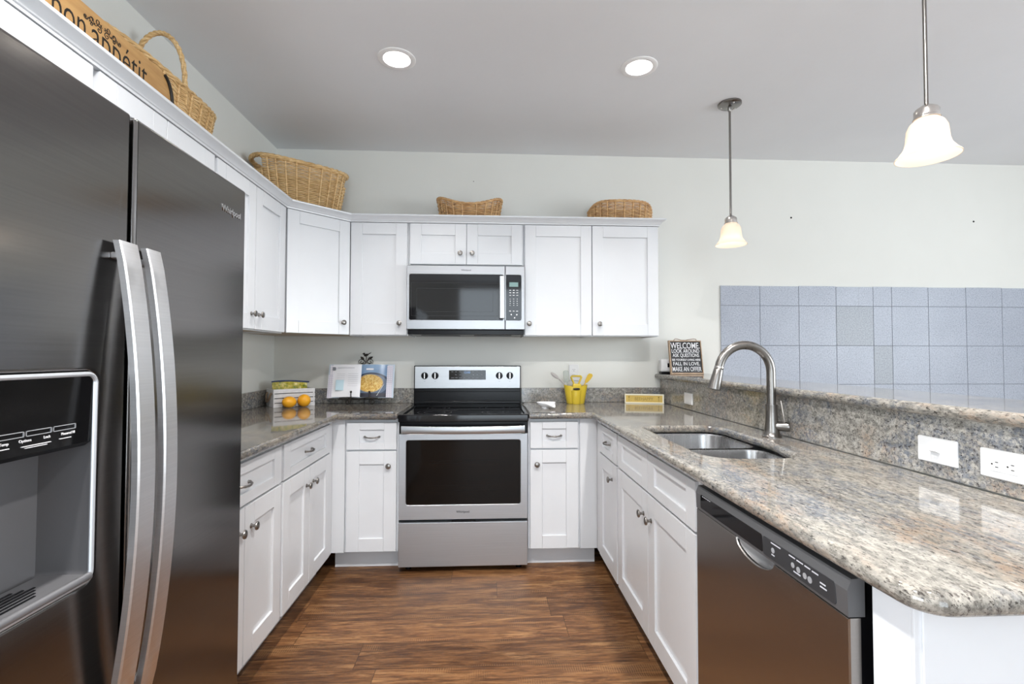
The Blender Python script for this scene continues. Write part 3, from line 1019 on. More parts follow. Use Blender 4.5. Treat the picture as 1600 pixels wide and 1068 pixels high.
# backguard
MB().box(-0.3785, 0.3785, -0.075, -0.025, 0.90, 1.197, 0.004).build('backguard', M['black'], t)
MB().box(-0.373, 0.373, -0.081, -0.070, 1.036, 1.192, 0.004).build('control_panel', M['steel_b'], t)
mb = MB().box(-0.373, 0.373, -0.092, -0.075, 0.925, 0.948, 0.005).box(-0.373, 0.373, -0.083, -0.073, 1.012, 1.034, 0.003)
mb.build('rear_trim', M['black'], t)
d = MB().box(-0.132, 0.128, -0.0835, -0.078, 1.098, 1.165, 0.001).build('display', M['bglass'], t)
text('clock', '12:00', 0.021, BACK(-0.005, -0.0837, 1.149), M['lcd_b'], d)
mb = MB()
for i, u in enumerate((-0.108, -0.083, -0.053, 0.04, 0.07, 0.10)):
    for j, z in enumerate((1.154, 1.133)):
        if not (j == 1 and i == 0):
            mb.box(u - 0.006, u + 0.006, -0.0839, -0.0834, z - 0.0022, z + 0.0022)
for u in (-0.106, -0.08, -0.05, -0.022, 0.012, 0.036, 0.064, 0.099):
    mb.box(u - 0.010, u + 0.010, -0.0839, -0.0834, 1.110, 1.1135)
mb.build('button_marks', M['greyprint'], d)
for kx in (-0.303, -0.229, 0.224, 0.299):
    m = face_mtx((kx, -0.081, 1.1265), (1, 0, 0), (0, 0, 1))
    k = MB().lathe([(0.0245, 0), (0.0245, 0.003), (0.021, 0.005), (0.0195, 0.020), (0.017, 0.023)], 28, m).build('burner_knob', M['black'], t)
    MB().box(kx - 0.0042, kx + 0.0042, -0.1075, -0.1035, 1.107, 1.146, 0.0015).build('grip', M['chrome'], k)
    MB().box(kx - 0.004, kx + 0.004, -0.0815, -0.0808, 1.085, 1.0875).build('mark', M['greyprint'], k)
# oven door
MB().box(-0.379, 0.379, -0.638, -0.616, 0.809, 0.876, 0.002).build('vent_trim', M['black'], t)
outl = [(-0.379, 0.307), (0.379, 0.307), (0.379, 0.8085), (-0.379, 0.8085)]
win = rrect(-0.336, 0.336, 0.394, 0.7705, 0.012, 4)
XZ = face_mtx((0, -0.617, 0), (1, 0, 0), (0, 0, 1))
dr_ = MB().slab([outl, win[::-1]], [(0, 0.0), (0, 0.030), (0.003, 0.034)], mtx=XZ).build('oven_door', M['steel'], t, smooth=False)
MB().box(-0.338, 0.338, -0.6475, -0.622, 0.392, 0.7725).build('window', M['ovenglass'], dr_)
mb = MB()
for z in (0.475, 0.505, 0.635, 0.65):
    mb.box(-0.20, 0.20, -0.6479, -0.6474, z, z + 0.0014)
mb.build('rack_lines', M['black'], dr_)
text('logo', 'Whirlpool', 0.0185, BACK(-0.003, -0.6516, 0.352), M['dgrey'], dr_, offset=0.0003)
# bar handle, slightly bowed
pts = [(-0.358 + 0.716 * k / 24, -0.690 - 0.010 * (1 - (2 * k / 24 - 1) ** 2), 0) for k in range(25)]
mb = MB()
sec = [(-0.010, -0.020), (0.008, -0.0205), (0.010, -0.016), (0.010, 0.016), (0.008, 0.0205), (-0.010, 0.020)]
v, f = [], []
for (x, y, z) in pts:
    for (a, b) in sec:
        v.append((x, y - a, 0.8395 + b - 0.004 * (1 - (x / 0.358) ** 2)))
ns = len(sec)
for i in range(24):
    for k in range(ns):
        f.append([i * ns + k, i * ns + (k + 1) % ns, (i + 1) * ns + (k + 1) % ns, (i + 1) * ns + k])
f += [list(range(ns)), [24 * ns + k for k in range(ns)]]
mb.add(v, f)
h = mb.build('handle', M['steel_b'], dr_)
mb = MB()
for s_ in (-1, 1):
    mb.box(s_ * 0.345 - 0.012, s_ * 0.345 + 0.012, -0.685, -0.636, 0.826, 0.852, 0.003)
mb.build_each('handle_mount', M['black'], h)
dw = MB().box(-0.379, 0.379, -0.650, -0.617, 0.034, 0.2915, 0.004).build('storage_drawer', M['steel'], t)
MB().box(-0.07, 0.07, -0.640, -0.618, 0.2915, 0.3000, 0.001).build('drawer_lip', M['black'], dw)

# ------------------------------------------------------------------ microwave
t = thing('microwave', 'stainless over the range microwave mounted under the short cabinet', 'microwave', (0, -0.2, 1.405))
MB().box(-0.379, 0.379, -0.370, -0.008, 1.410, 1.858, 0.003).build('body', M['dgrey'], t)
XZm = face_mtx((0, -0.371, 0), (1, 0, 0), (0, 0, 1))
outl = [(-0.381, 1.4375), (0.2515, 1.4375), (0.2515, 1.8515), (-0.381, 1.8515)]
win = rrect(-0.365, 0.2375, 1.4995, 1.793, [0.010, 0.002, 0.002, 0.010], 4)
dr_ = MB().slab([outl, win[::-1]], [(0, 0.0), (0, 0.024), (0.003, 0.027)], mtx=XZm).build('door', M['steel_m'], t, smooth=False)
MB().box(-0.367, 0.2395, -0.3955, -0.374, 1.497, 1.795).build('window', M['bglass'], dr_)
mb = MB()
for (a, b, c_, d_, wd) in ((-0.352, 0.208, 1.525, 1.740, 0.0012), (-0.318, 0.174, 1.552, 1.703, 0.0012)):
    mb.box(a, b, -0.3960, -0.3953, d_ - wd, d_).box(a, b, -0.3960, -0.3953, c_, c_ + wd).box(a, a + wd, -0.3960, -0.3953, c_, d_).box(b - wd, b, -0.3960, -0.3953, c_, d_)
mb.build('window_border', M['dgrey'], dr_)
text('logo', 'Whirlpool', 0.0155, BACK(0.0, -0.3984, 1.822), M['dgrey'], dr_, offset=0.0002)
h = MB().box(0.216, 0.2485, -0.4330, -0.4200, 1.507, 1.783, 0.004, 3).build('handle', M['steel_b'], dr_)
MB().box(0.222, 0.243, -0.421, -0.396, 1.51, 1.535).box(0.222, 0.243, -0.421, -0.396, 1.755, 1.78).build_each('handle_mount', M['dgrey'], h)
outl = [(0.2545, 1.4375), (0.381, 1.4375), (0.381, 1.8515), (0.2545, 1.8515)]
win = rrect(0.256, 0.357, 1.4995, 1.793, [0.002, 0.010, 0.010, 0.002], 4)
cp = MB().slab([outl, win[::-1]], [(0, 0.0), (0, 0.024), (0.003, 0.027)], mtx=XZm).build('control_frame', M['steel_m'], t, smooth=False)
kp = MB().box(0.255, 0.359, -0.3955, -0.374, 1.497, 1.795).build('keypad', M['bglass'], t)
MB().box(0.280, 0.338, -0.3962, -0.3950, 1.717, 1.746).build('display', M['lcd'], kp)
mb = MB()
for i in range(3):
    for z in (1.694, 1.678, 1.661, 1.637, 1.623, 1.609, 1.596, 1.558):
        wd = 0.0062 if z > 1.65 or z < 1.57 else 0.0028
        mb.box(0.286 + 0.023 * i - wd, 0.286 + 0.023 * i + wd, -0.3960, -0.3953, z - 0.0022, z + 0.0022)
for (x, z) in ((0.293, 1.536), (0.329, 1.535), (0.315, 1.515)):
    mb.lathe([(0.0045, 0), (0.0045, 0.0006)], 12, face_mtx((x, -0.3953, z), (1, 0, 0), (0, 0, 1)))
mb.build('button_marks', M['print'], kp)
mb = MB().box(-0.374, 0.374, -0.385, -0.02, 1.405, 1.4365, 0.004)
mb.build('vent_base', M['black'], t)
mb = MB()
for x0 in (-0.30, 0.05):
    mb.box(x0, x0 + 0.25, -0.30, -0.13, 1.4020, 1.4045, 0.001)
mb.build_each('grease_filter', M['mgrey'], t)

# ------------------------------------------------------------------ dishwasher
DX = 0.770
t = thing('dishwasher', 'stainless dishwasher with pocket handle under the granite peninsula', 'dishwasher', (1.1, -2.41, 0))
MB().box(DX + 0.026, 1.38, -2.712, -2.100, 0.10, 0.882, 0.002).build('tub', M['black'], t)
MB().box(DX + 0.075, DX + 0.09, -2.715, -2.098, 0.0, 0.10).build('kick_plate', M['black'], t)
Y0, Y1 = -2.719, -2.098          # door panel with a scooped pocket at its top
YZ = face_mtx((DX, 0, 0), (0, -1, 0), (0, 0, 1))       # local x = -y, local y = z, normal = -x
outl = [(-Y1, 0.105), (-Y0, 0.105), (-Y0, 0.812)]
pk = []
for k in range(0, 25):
    u = 0.5 - 0.5 * math.cos(PI * k / 24)
    a = PI * u
    pk.append((2.4935 - 0.161 * u, 0.812 - 0.032 * max(0.0, math.sin(a)) ** 0.45))
outl = outl + pk + [(-Y1, 0.812)]
MB().slab([outl], [(0.0, -0.022), (0, -0.003), (0.002, 0.0)], mtx=YZ).build('door', M['steel_d'], t, smooth=False)
pk2 = [(-0.012 + DX, 0)]
# the pocket: a smooth concave scoop behind the cut-out
v, f = [], []
na, nb = 25, 9
for i in range(na):
    u = 0.5 - 0.5 * math.cos(PI * i / (na - 1))
    for j in range(nb):
        q = j / (nb - 1)
        yy = -(2.4965 - 0.167 * u)
        zz = 0.812 - 0.0345 * (max(0.0, math.sin(PI * u)) ** 0.45) * math.cos(q * PI / 2) ** 0.8
        xx = DX + 0.001 + 0.020 * math.sin(q * PI / 2) * (0.35 + 0.65 * math.sin(PI * u))
        v.append((xx, yy, zz))
for i in range(na - 1):
    for j in range(nb - 1):
        f.append([i * nb + j, (i + 1) * nb + j, (i + 1) * nb + j + 1, i * nb + j + 1])
MB().add(v, f).build('pocket_handle', M['steel_b'], t)
mb = MB()
v = [(DX, 0.814), (DX - 0.002, 0.860), (DX + 0.006, 0.880), (DX + 0.030, 0.8815), (DX + 0.030, 0.814)]
n = len(v)
vv = [(x, Y1, z) for x, z in v] + [(x, Y0, z) for x, z in v]
mb.add(vv, [[k, (k + 1) % n, n + (k + 1) % n, n + k] for k in range(n)] + [list(range(n)), list(range(n, 2 * n))])
cp = mb.build('control_panel', M['mgrey'], t, smooth=False)
tilt = Matrix.Rotation(0, 4, 'X')
def dwp(y0, y1, z0, z1, dx, name, m):
    return MB().slab([rrect(-y1, -y0, z0, z1, 0.006, 4)], [(0, -0.004), (0, 0.0), (0.0006, 0.0006)], mtx=face_mtx((DX - dx, 0, 0), (0, -1, 0), (0, 0, 1))).build(name, m, cp)
dwp(-2.455, -2.130, 0.822, 0.8615, 0.0016, 'glossy_strip', M['bglass'])
dwp(-2.690, -2.457, 0.820, 0.8615, 0.0018, 'keypad', M['dgrey'])
mb = MB()
for (y, z, r_) in ((-2.497, 0.842, 0.006), (-2.567, 0.840, 0.0055), (-2.585, 0.838, 0.006), (-2.605, 0.835, 0.006), (-2.620, 0.834, 0.0065)):
    mb.lathe([(r_, 0), (r_, 0.0012)], 14, face_mtx((DX - 0.0018, y, z), (0, -1, 0), (0, 0, 1)))
mb.build_each('button', M['lgrey'], cp)
mb = MB()
for (y0, y1, z) in ((-2.49, -2.525, 0.856), (-2.555, -2.575, 0.855), (-2.58, -2.60, 0.8545), (-2.605, -2.622, 0.854), (-2.627, -2.645, 0.853), (-2.57, -2.592, 0.828), (-2.492, -2.503, 0.831), (-2.65, -2.665, 0.842), (-2.65, -2.668, 0.835)):
    mb.box(DX - 0.0032, DX - 0.0022, y1, y0, z, z + 0.0024)
for k in range(5):
    mb.box(DX - 0.0030, DX - 0.0022, -2.150 - 0.011 * k, -2.143 - 0.011 * k, 0.858, 0.8595)
mb.build('printed_marks', M['softprint'], cp)

# ------------------------------------------------------------------ refrigerator
FX = -0.565
t = thing('refrigerator', 'dark stainless side by side refrigerator with ice dispenser at the left', 'refrigerator', (-0.95, -2.56, 0))
MB().box(-1.365, FX - 0.096, -3.005, -2.118, 0.03, 1.728, 0.004).build('cabinet_body', M['dgrey'], t)
MB().box(-1.30, FX - 0.075, -2.99, -2.13, 0.0, 0.03).build('base', M['black'], t)
MB().box(FX - 0.06, FX - 0.035, -3.0, -2.12, 0.025, 0.085, 0.002).build('toe_grille', M['black'], t)
YZf = face_mtx((FX, 0, 0), (0, 1, 0), (0, 0, 1))     # local x = y, local y = z, normal +x
edge = [(0.0, -0.094), (0.0, -0.008), (0.0022, -0.0028), (0.008, 0.0)]
fd = MB().slab([rrect(-2.5565, -2.110, 0.095, 1.747, 0.006, 3)], edge, mtx=YZf).build('fresh_food_door', M['steel_f'], t, angle=50)
disp = rrect(-2.895, -2.6390, 0.873, 1.2425, 0.018, 6)
zd = MB().slab([rrect(-3.005, -2.5665, 0.095, 1.747, 0.006, 3), disp[::-1]], [(0.0, -0.094), (0.0, -0.008), (0.0022, -0.0028), (0.008, 0.0)], mtx=YZf).build('freezer_door', M['steel_f'], t, angle=50)
# handles: bowed flat bars with a bright edge
def fr_handle(parent, y0, y1):
    mb = MB()
    ns, v, f = 24, [], []
    for k in range(ns + 1):
        u = -1 + 2 * k / ns
        z = 1.0425 + 0.4425 * u
        x = FX + 0.016 + 0.040 * (1 - u * u) + (0.002 if abs(u) < 1 else 0)
        for (dx, dy) in ((-0.007, 0), (0.004, 0), (0.0065, 0.0035), (0.0065, y1 - y0 - 0.0025), (0.004, y1 - y0), (-0.007, y1 - y0)):
            v.append((x + dx, y0 + dy, z))
    q = 6
    for i in range(ns):
        for k in range(q):
            f.append([i * q + k, i * q + (k + 1) % q, (i + 1) * q + (k + 1) % q, (i + 1) * q + k])
    f += [list(range(q)), [ns * q + k for k in range(q)]]
    mb.add(v, f)
    h = mb.build('handle', M['steel_h'], parent)
    mb = MB()
    for z0, z1 in ((1.440, 1.476), (0.609, 0.645)):
        mb.box(FX - 0.0005, FX + 0.020, y0 + 0.006, y1 - 0.006, z0 + 0.012, z1 - 0.012, 0.003)
    mb.build_each('handle_mount', M['steel_h'], h)
fr_handle(zd, -2.6215, -2.5745)
fr_handle(fd, -2.5490, -2.5075)
text('logo', 'Whirlpool', 0.023, LEFT(FX + 0.0006, -2.190, 1.663), M['chrome'], fd, extrude=0.0012, offset=0.0004)
# dispenser
mb = MB()
rim = rrect(-2.891, -2.643, 0.877, 1.2385, 0.016, 6)
mb.tube([(FX + 0.0005, a, b) for a, b in rim], 0.0042, 8, closed=True)
dp = mb.build('dispenser_frame', M['lgrey'], zd)
v, f = [], []
lv = [(1.0, 0.0, 0.0), (0.99, -0.03, 0.0), (0.93, -0.085, 0.0)]
r0 = rrect(-2.890, -2.644, 0.878, 1.2375, 0.016, 6)
cy_, cz_ = -2.767, 1.058
for s_, dx, _ in lv:
    for a, b in r0:
        zb_ = cz_ + (b - cz_) * (1.0 if b < cz_ else 1.0)
        v.append((FX + dx, cy_ + (a - cy_) * s_, zb_))
n = len(r0)
for i in range(len(lv) - 1):
    for k in range(n):
        f.append([i * n + k, i * n + (k + 1) % n, (i + 1) * n + (k + 1) % n, (i + 1) * n + k])
f.append([(len(lv) - 1) * n + k for k in range(n)])
MB().add(v, f).build('dispenser_recess', M['cavity'], zd)
# control face: a black block in the upper third, its underside cut back
mb = MB()
pv = [(FX + 0.001, 1.2355), (FX - 0.002, 1.120), (FX - 0.012, 1.112), (FX - 0.075, 1.098), (FX - 0.075, 1.2355)]
n = len(pv)
vv = [(x, -2.6470, z) for x, z in pv] + [(x, -2.887, z) for x, z in pv]
mb.add(vv, [[k, (k + 1) % n, n + (k + 1) % n, n + k] for k in range(n)] + [list(range(n)), list(range(n, 2 * n))])
pnl = mb.build('dispenser_panel', M['bpanel'], zd, smooth=False)
mb = MB()
for (a, b) in ((-2.868, -2.820), (-2.817, -2.775), (-2.772, -2.728), (-2.725, -2.682)):
    zz = 1.1475
    for (p, q, r_, s_) in ((a, b, zz, zz + 0.0009), (a, b, zz + 0.0075, zz + 0.0084), (a, a + 0.0009, zz, zz + 0.0084), (b - 0.0009, b, zz, zz + 0.0084)):
        mb.box(FX - 0.003, FX + 0.0008, p, q, r_, s_)
mb.build('button_outlines', M['lgrey'], pnl)
for s_, y in (('Temp', -2.796), ('Options', -2.750), ('Lock', -2.7045), ('Measured Fill', -2.681)):
    if s_ == 'Measured Fill':
        text('printed_text', s_, 0.0062, LEFT(FX + 0.0003, -2.6835, 1.1415), M['print'], pnl, 'RIGHT', squash=0.8)
    elif s_ == 'Lock':
        text('printed_text', s_, 0.0062, LEFT(FX + 0.0003, -2.736, 1.1415), M['print'], pnl)
    elif s_ == 'Options':
        text('printed_text', s_, 0.0062, LEFT(FX + 0.0003, -2.773, 1.1415), M['print'], pnl)
    else:
        text('printed_text', s_, 0.0062, LEFT(FX + 0.0003, -2.806, 1.1415), M['print'], pnl)
mb = MB()
mb.box(FX - 0.0025, FX + 0.0002, -2.778, -2.728, 1.1322, 1.1332).box(FX - 0.0025, FX + 0.0002, -2.772, -2.735, 1.1295, 1.1304).box(FX - 0.0025, FX + 0.0002, -2.815, -2.797, 1.1335, 1.1345).box(FX - 0.0025, FX + 0.0002, -2.712, -2.690, 1.1335, 1.1345)
mb.build('small_print', M['print'], pnl)
mb = MB().box(FX - 0.080, FX + 0.004, -2.885, -2.649, 0.8805, 0.8880, 0.003)
tr_ = mb.build('drip_tray', M['cavity'], zd)
mb = MB()
for k in range(6):
    yy = 0
    mb.box(FX - 0.064 + k * 0.009, FX - 0.060 + k * 0.009, -2.86, -2.700 - 0.010 * abs(k - 2), 0.8882, 0.8892)
mb.build('tray_slots', M['black'], tr_)
mb = MB()
mb.box(FX - 0.002, FX + 0.009, -2.888, -2.646, 0.878, 0.891, 0.005, 3)
mb.build('tray_lip', M['cavity'], zd)
mb = MB().box(FX - 0.082, FX - 0.074, -2.835, -2.755, 0.985, 1.095, 0.003)
mb.build('paddle', M['cavity'], zd)

# ------------------------------------------------------------------ outlets and switches
def wall_plate(kind, name, label, cat, m):
    """plate in local XY of m (x along its long side), 0.116 x 0.07"""
    t = thing(name, label, cat, mtx=m)
    MB().slab([rrect(-0.060, 0.060, -0.036, 0.036, 0.004, 3)], [(0, 0), (0, 0.003), (0.003, 0.0065)]).build('cover_plate', M['white'], t, local=True)
    if kind == 'switch':
        MB().box(-0.013, 0.013, -0.006, 0.006, 0.006, 0.0075).build('bezel', M['white'], t, local=True)
        mb = MB()
        mb.add([(-0.014, -0.005, 0.007), (0.014, -0.005, 0.007), (0.014, 0.006, 0.007), (-0.014, 0.006, 0.007),
                (-0.012, 0.001, 0.020), (0.012, 0.001, 0.020), (0.012, 0.008, 0.018), (-0.012, 0.008, 0.018)],
               [[0, 1, 5, 4], [1, 2, 6, 5], [2, 3, 7, 6], [3, 0, 4, 7], [4, 5, 6, 7]])
        mb.build('toggle', M['white'], t, local=True)
        mb = MB()
        for x in (-0.030, 0.030):
            mb.lathe([(0.0032, 0.006), (0.0032, 0.0072)], 10, Matrix.Translation((x, 0, 0)))
        mb.build_each('screw', M['white'], t, local=True)
    elif kind == 'gfci':
        MB().slab([rrect(-0.034, 0.034, -0.0168, 0.0168, 0.002, 2)], [(0, 0.006), (0, 0.008), (0.001, 0.0085)]).build('receptacle', M['white'], t, local=True)
        mb = MB()
        for s_ in (-1, 1):
            for d in (-0.006, 0.006):
                mb.box(s_ * 0.0185 - 0.0004, s_ * 0.0185 + 0.007, d - 0.0011, d + 0.0011, 0.008, 0.0088)
            mb.lathe([(0.0023, 0.008), (0.0023, 0.0088)], 10, Matrix.Translation((s_ * 0.0185 - 0.008, 0, 0)))
        mb.build('slots', M['dotp'], t, local=True)
    elif kind == 'duplex':
        for s_ in (-1, 1):
            r_ = MB().slab([rrect(s_ * 0.0195 - 0.0145, s_ * 0.0195 + 0.0145, -0.0165, 0.0165, 0.008, 4)], [(0, 0.006), (0, 0.0078), (0.001, 0.0085)]).build('receptacle', M['white'], t, local=True)
            mb = MB()
            for d in (-0.006, 0.006):
                mb.box(s_ * 0.0195 + 0.000, s_ * 0.0195 + 0.007, d - 0.0012, d + 0.0012, 0.0082, 0.0088)
            mb.lathe([(0.0025, 0.0082), (0.0025, 0.0088)], 10, Matrix.Translation((s_ * 0.0195 - 0.007, 0, 0)))
            mb.build('slots', M['dotp'], r_, local=True)
    else:
        MB().box(-0.040, 0.040, -0.024, 0.024, 0.006, 0.0075, 0.0008).build('rocker', M['white'], t, local=True)
    return t
RF = 1.4092
wall_plate('switch', 'light_switch', 'white toggle switch plate mounted sideways on the bar riser', 'switch', RIGHT(RF, -2.233, 1.0037))
wall_plate('gfci', 'power_outlet', 'white rectangular outlet on the bar riser nearest the camera', 'outlet', RIGHT(RF, -2.4145, 1.0020))
wall_plate('plain', 'power_outlet', 'small white wall plate on the bar riser near the corner behind the sink', 'outlet', RIGHT(RF, -0.530, 0.9985))
wall_plate('duplex', 'power_outlet', 'white outlet on the back wall behind the yellow utensil crock', 'outlet', face_mtx((0.772, -0.0004, 1.145), (0, 0, 1), (-1, 0, 0)))

# ------------------------------------------------------------------ lights
for i, (x, y) in enumerate(CANS):
    t = thing('recessed_light', ('round recessed ceiling light at left above the stove', 'round recessed ceiling light at right nearer the pendant lamps', 'recessed ceiling light over the refrigerator side, unseen and added for brightness', 'recessed ceiling light over the dishwasher side, unseen and added for brightness')[i], 'ceiling light', (x, y, ZC), 0, 'recessed ceiling lights')
    MB().lathe([(0.063, ZC + 0.05), (0.064, ZC + 0.002), (0.067, ZC - 0.004), (0.085, ZC - 0.006), (0.093, ZC - 0.003), (0.094, ZC - 0.0002), (0.066, ZC - 0.0002), (0.0655, ZC + 0.05)], 40, Matrix.Translation((x, y, 0)), cap0=False, cap1=False).build('trim_ring', M['trim'], t)
    MB().lathe([(0.001, ZC + 0.028), (0.055, ZC + 0.028), (0.0625, ZC + 0.030), (0.0625, ZC + 0.034), (0.001, ZC + 0.034)], 32, Matrix.Translation((x, y, 0)), cap0=False, cap1=False).build('lens', M['lens'], t)
    l = bpy.data.lights.new('can_light', 'AREA')
    l.shape = 'DISK'
    l.size = 0.11
    l.energy = 5.5 if i < 2 else 43  # the stronger unseen rear pair is added as kitchen fill
    l.color = (1.0, 0.97, 0.94)
    l.spread = R(110 if i < 2 else 170)
    o = bpy.data.objects.new('can_light', l)
    COL.objects.link(o)
    o.parent = t
    o.location = (0, 0, 0.02)

BELL = [(0.0285, 0.130), (0.034, 0.124), (0.046, 0.112), (0.054, 0.094), (0.0565, 0.072), (0.058, 0.052), (0.063, 0.034), (0.071, 0.022), (0.078, 0.012), (0.086, 0.004), (0.0875, 0.0)]
def pendant(x, y, zr, label):
    t = thing('pendant_lamp', label, 'pendant lamp', (x, y, ZC), 0, 'bell shaded pendant lamps over the bar')
    T = Matrix.Translation((x, y, 0))
    cn = MB().lathe([(0.066, ZC - 0.0005), (0.066, ZC - 0.010), (0.058, ZC - 0.016), (0.030, ZC - 0.020), (0.012, ZC - 0.024), (0.010, ZC - 0.045), (0.0065, ZC - 0.05)], 36, T).build('canopy', M['nickel'], t)
    mb = MB()
    for a in (30, 150, 270):
        mb.ball((x + 0.046 * math.cos(R(a)), y + 0.046 * math.sin(R(a)), ZC - 0.018), 0.006, 0.006, 0.004, 10)
    mb.build_each('canopy_screw', M['nickel_l'], cn)
    MB().tube([(x, y, ZC - 0.04), (x, y, zr + 0.165)], 0.0062, 12).build('rod', M['nickel'], t)
    MB().lathe([(0.012, zr + 0.172), (0.018, zr + 0.168), (0.030, zr + 0.160), (0.034, zr + 0.154), (0.034, zr + 0.134), (0.037, zr + 0.130), (0.037, zr + 0.126), (0.026, zr + 0.126)], 32, T).build('socket_cap', M['nickel_l'], t)
    p = [(r_, zr + z) for r_, z in BELL]
    p2 = [(r_ - 0.0028, zr + z) for r_, z in BELL[::-1]]
    MB().lathe(p + p2, 48, T, cap0=False, cap1=False).build('shade', M['shade'], t, angle=60)
    MB().ball((x, y, zr + 0.052), 0.028, 0.028, 0.034, 20).lathe([(0.013, zr + 0.07), (0.013, zr + 0.124)], 14, T).build('bulb', M['bulb'], t)
    l = bpy.data.lights.new('bulb_light', 'POINT')
    l.energy = 0.5
    l.color = (1.0, 0.87, 0.70)
    l.shadow_soft_size = 0.03
    o = bpy.data.objects.new('bulb_light', l)
    COL.objects.link(o)
    o.parent = t
    o.location = (0, 0, zr - 0.004 - ZC)
pendant(1.560, -0.790, 1.917, 'small pendant lamp with bell glass shade, farther away near the back wall')
pendant(1.572, -2.050, 1.920, 'large looking pendant lamp with bell glass shade, nearest the camera at upper right')

# ------------------------------------------------------------------ wicker baskets
def basket(name, label, cx, cy, z0, rot, ax, ay, bx, by, height, rows, stakes, m, rim_r, zrim, wr=0.0045, power=2.0, gap=None, handle=None, group=None):
    """oval basket: base semi-axes bx, by; rim ax, ay; zrim(angle) adds to the rim height"""
    mtx = Matrix.Translation((cx, cy, z0)) @ Matrix.Rotation(rot, 4, 'Z')
    t = thing(name, label, 'basket', (cx, cy, z0), rot, group)
    def pt(a, q, dr=0.0, dz=0.0):
        k = q ** 0.85
        rx, ry = bx + (ax - bx) * k + dr, by + (ay - by) * k + dr
        c, s_ = math.cos(a), math.sin(a)
        e = 2.0 / power
        X = rx * (abs(c) ** e) * (1 if c >= 0 else -1)
        Y = ry * (abs(s_) ** e) * (1 if s_ >= 0 else -1)
        return (X, Y, 0.006 + (height - 0.006 + zrim(a)) * q + dz)
    mb = MB()
    n = stakes * 4
    for r_ in range(rows):
        q = (r_ + 0.3) / rows
        pts, cur = [], []
        for k in range(n):
            a = 2 * PI * k / n
            wv = -math.cos(PI * k / 2) * wr * (0.95 + 0.35 * (-1) ** (r_ + k // 4))
            if gap and q > gap[0] and (abs(math.cos(a)) > gap[1]):
                if len(cur) > 2:
                    mb.tube(cur, wr, 5, flat=0.86)
                cur = []
                continue
            cur.append(pt(a, q, wv))
        if len(cur) == n:
            mb.tube(cur, wr, 5, closed=True, flat=0.86)
        elif len(cur) > 2:
            mb.tube(cur, wr, 5, flat=0.86)
    mb.build('weave', m, t, local=True, angle=60)
    mb = MB()
    for k in range(stakes):
        a = 2 * PI * (k * 2 + 0) / (stakes * 2)
        top_q = gap[0] if gap and abs(math.cos(a)) > gap[1] else 1.0
        mb.tube([pt(a, top_q * q / 6, wr * 0.35) for q in range(7)], wr * 0.95, 6)
    mb.build('stakes', m, t, local=True)
    # floor of the basket
    lp = [pt(2 * PI * k / 40, 0.0)[:2] for k in range(40)]
    MB().slab([lp], [(0.002, 0.0005), (0.0, 0.006)]).build('base', m, t, local=True)
    # twisted rim
    mb = MB()
    nn = 96
    for ph in range(3):
        pts = []
        for k in range(nn):
            a = 2 * PI * k / nn
            tw = a * 14 + ph * 2 * PI / 3
            pts.append(pt(a, 1.0, rim_r * 0.55 * math.cos(tw), rim_r * 0.55 * math.sin(tw)))
        mb.tube(pts, rim_r * 0.62, 6, closed=True)
    mb.build('rim', m, t, local=True, angle=60)
    if handle:
        w_, h_, zr_ = handle
        mb = MB()
        for ph in range(3):
            pts = []
            for k in range(61):
                u = PI * k / 60
                tw = k * 0.62 + ph * 2 * PI / 3
                y = w_ * math.cos(u)
                z = zr_ + (h_ - zr_) * math.sin(u) ** 0.8 - (0.06 if k in (0, 60) else 0)
                pts.append((0.005 * math.cos(tw), y + 0.005 * math.sin(tw) * math.cos(u), z + 0.005 * math.sin(tw) * math.sin(u)))
            mb.tube(pts, 0.006, 7)
        mb.build('handle', m, t, local=True, angle=60)
    return t
TOP = 2.1515
basket('laundry_basket', 'large oval honey colored wicker basket on the corner cabinet', -1.090, -0.305, TOP, R(38), 0.295, 0.165, 0.225, 0.125, 0.325, 30, 28, M['wicker'], 0.014,
       lambda a: 0.022 * math.cos(a) ** 2, 0.0055, 2.3, gap=(0.76, 0.90))
basket('saddle_basket', 'small brown wicker basket with a dipped rim above the microwave cabinet', 0.014, -0.160, TOP, 0, 0.222, 0.115, 0.185, 0.095, 0.165, 15, 22, M['wicker2'], 0.010,
       lambda a: -0.022 + 0.066 * abs(math.cos(a)) ** 1.5 - 0.014 * math.cos(a) ** 8, 0.0055, 2.6)
basket('oval_basket', 'low oval brown wicker basket at the right end above the wall cabinets', 1.075, -0.160, TOP, 0, 0.222, 0.120, 0.215, 0.105, 0.180, 16, 24, M['wicker2'], 0.010,
       lambda a: -0.050 * abs(math.cos(a)) ** 8, 0.0055, 2.1)
basket('handled_basket', 'tan wicker basket with a tall arched handle behind the bon appetit board', -1.250, -1.455, TOP, R(90), 0.365, 0.112, 0.285, 0.085, 0.245, 30, 26, M['wicker'], 0.011,
       lambda a: 0.042 * math.cos(a) ** 2, 0.0050, 2.0, handle=(0.108, 0.480, 0.235))

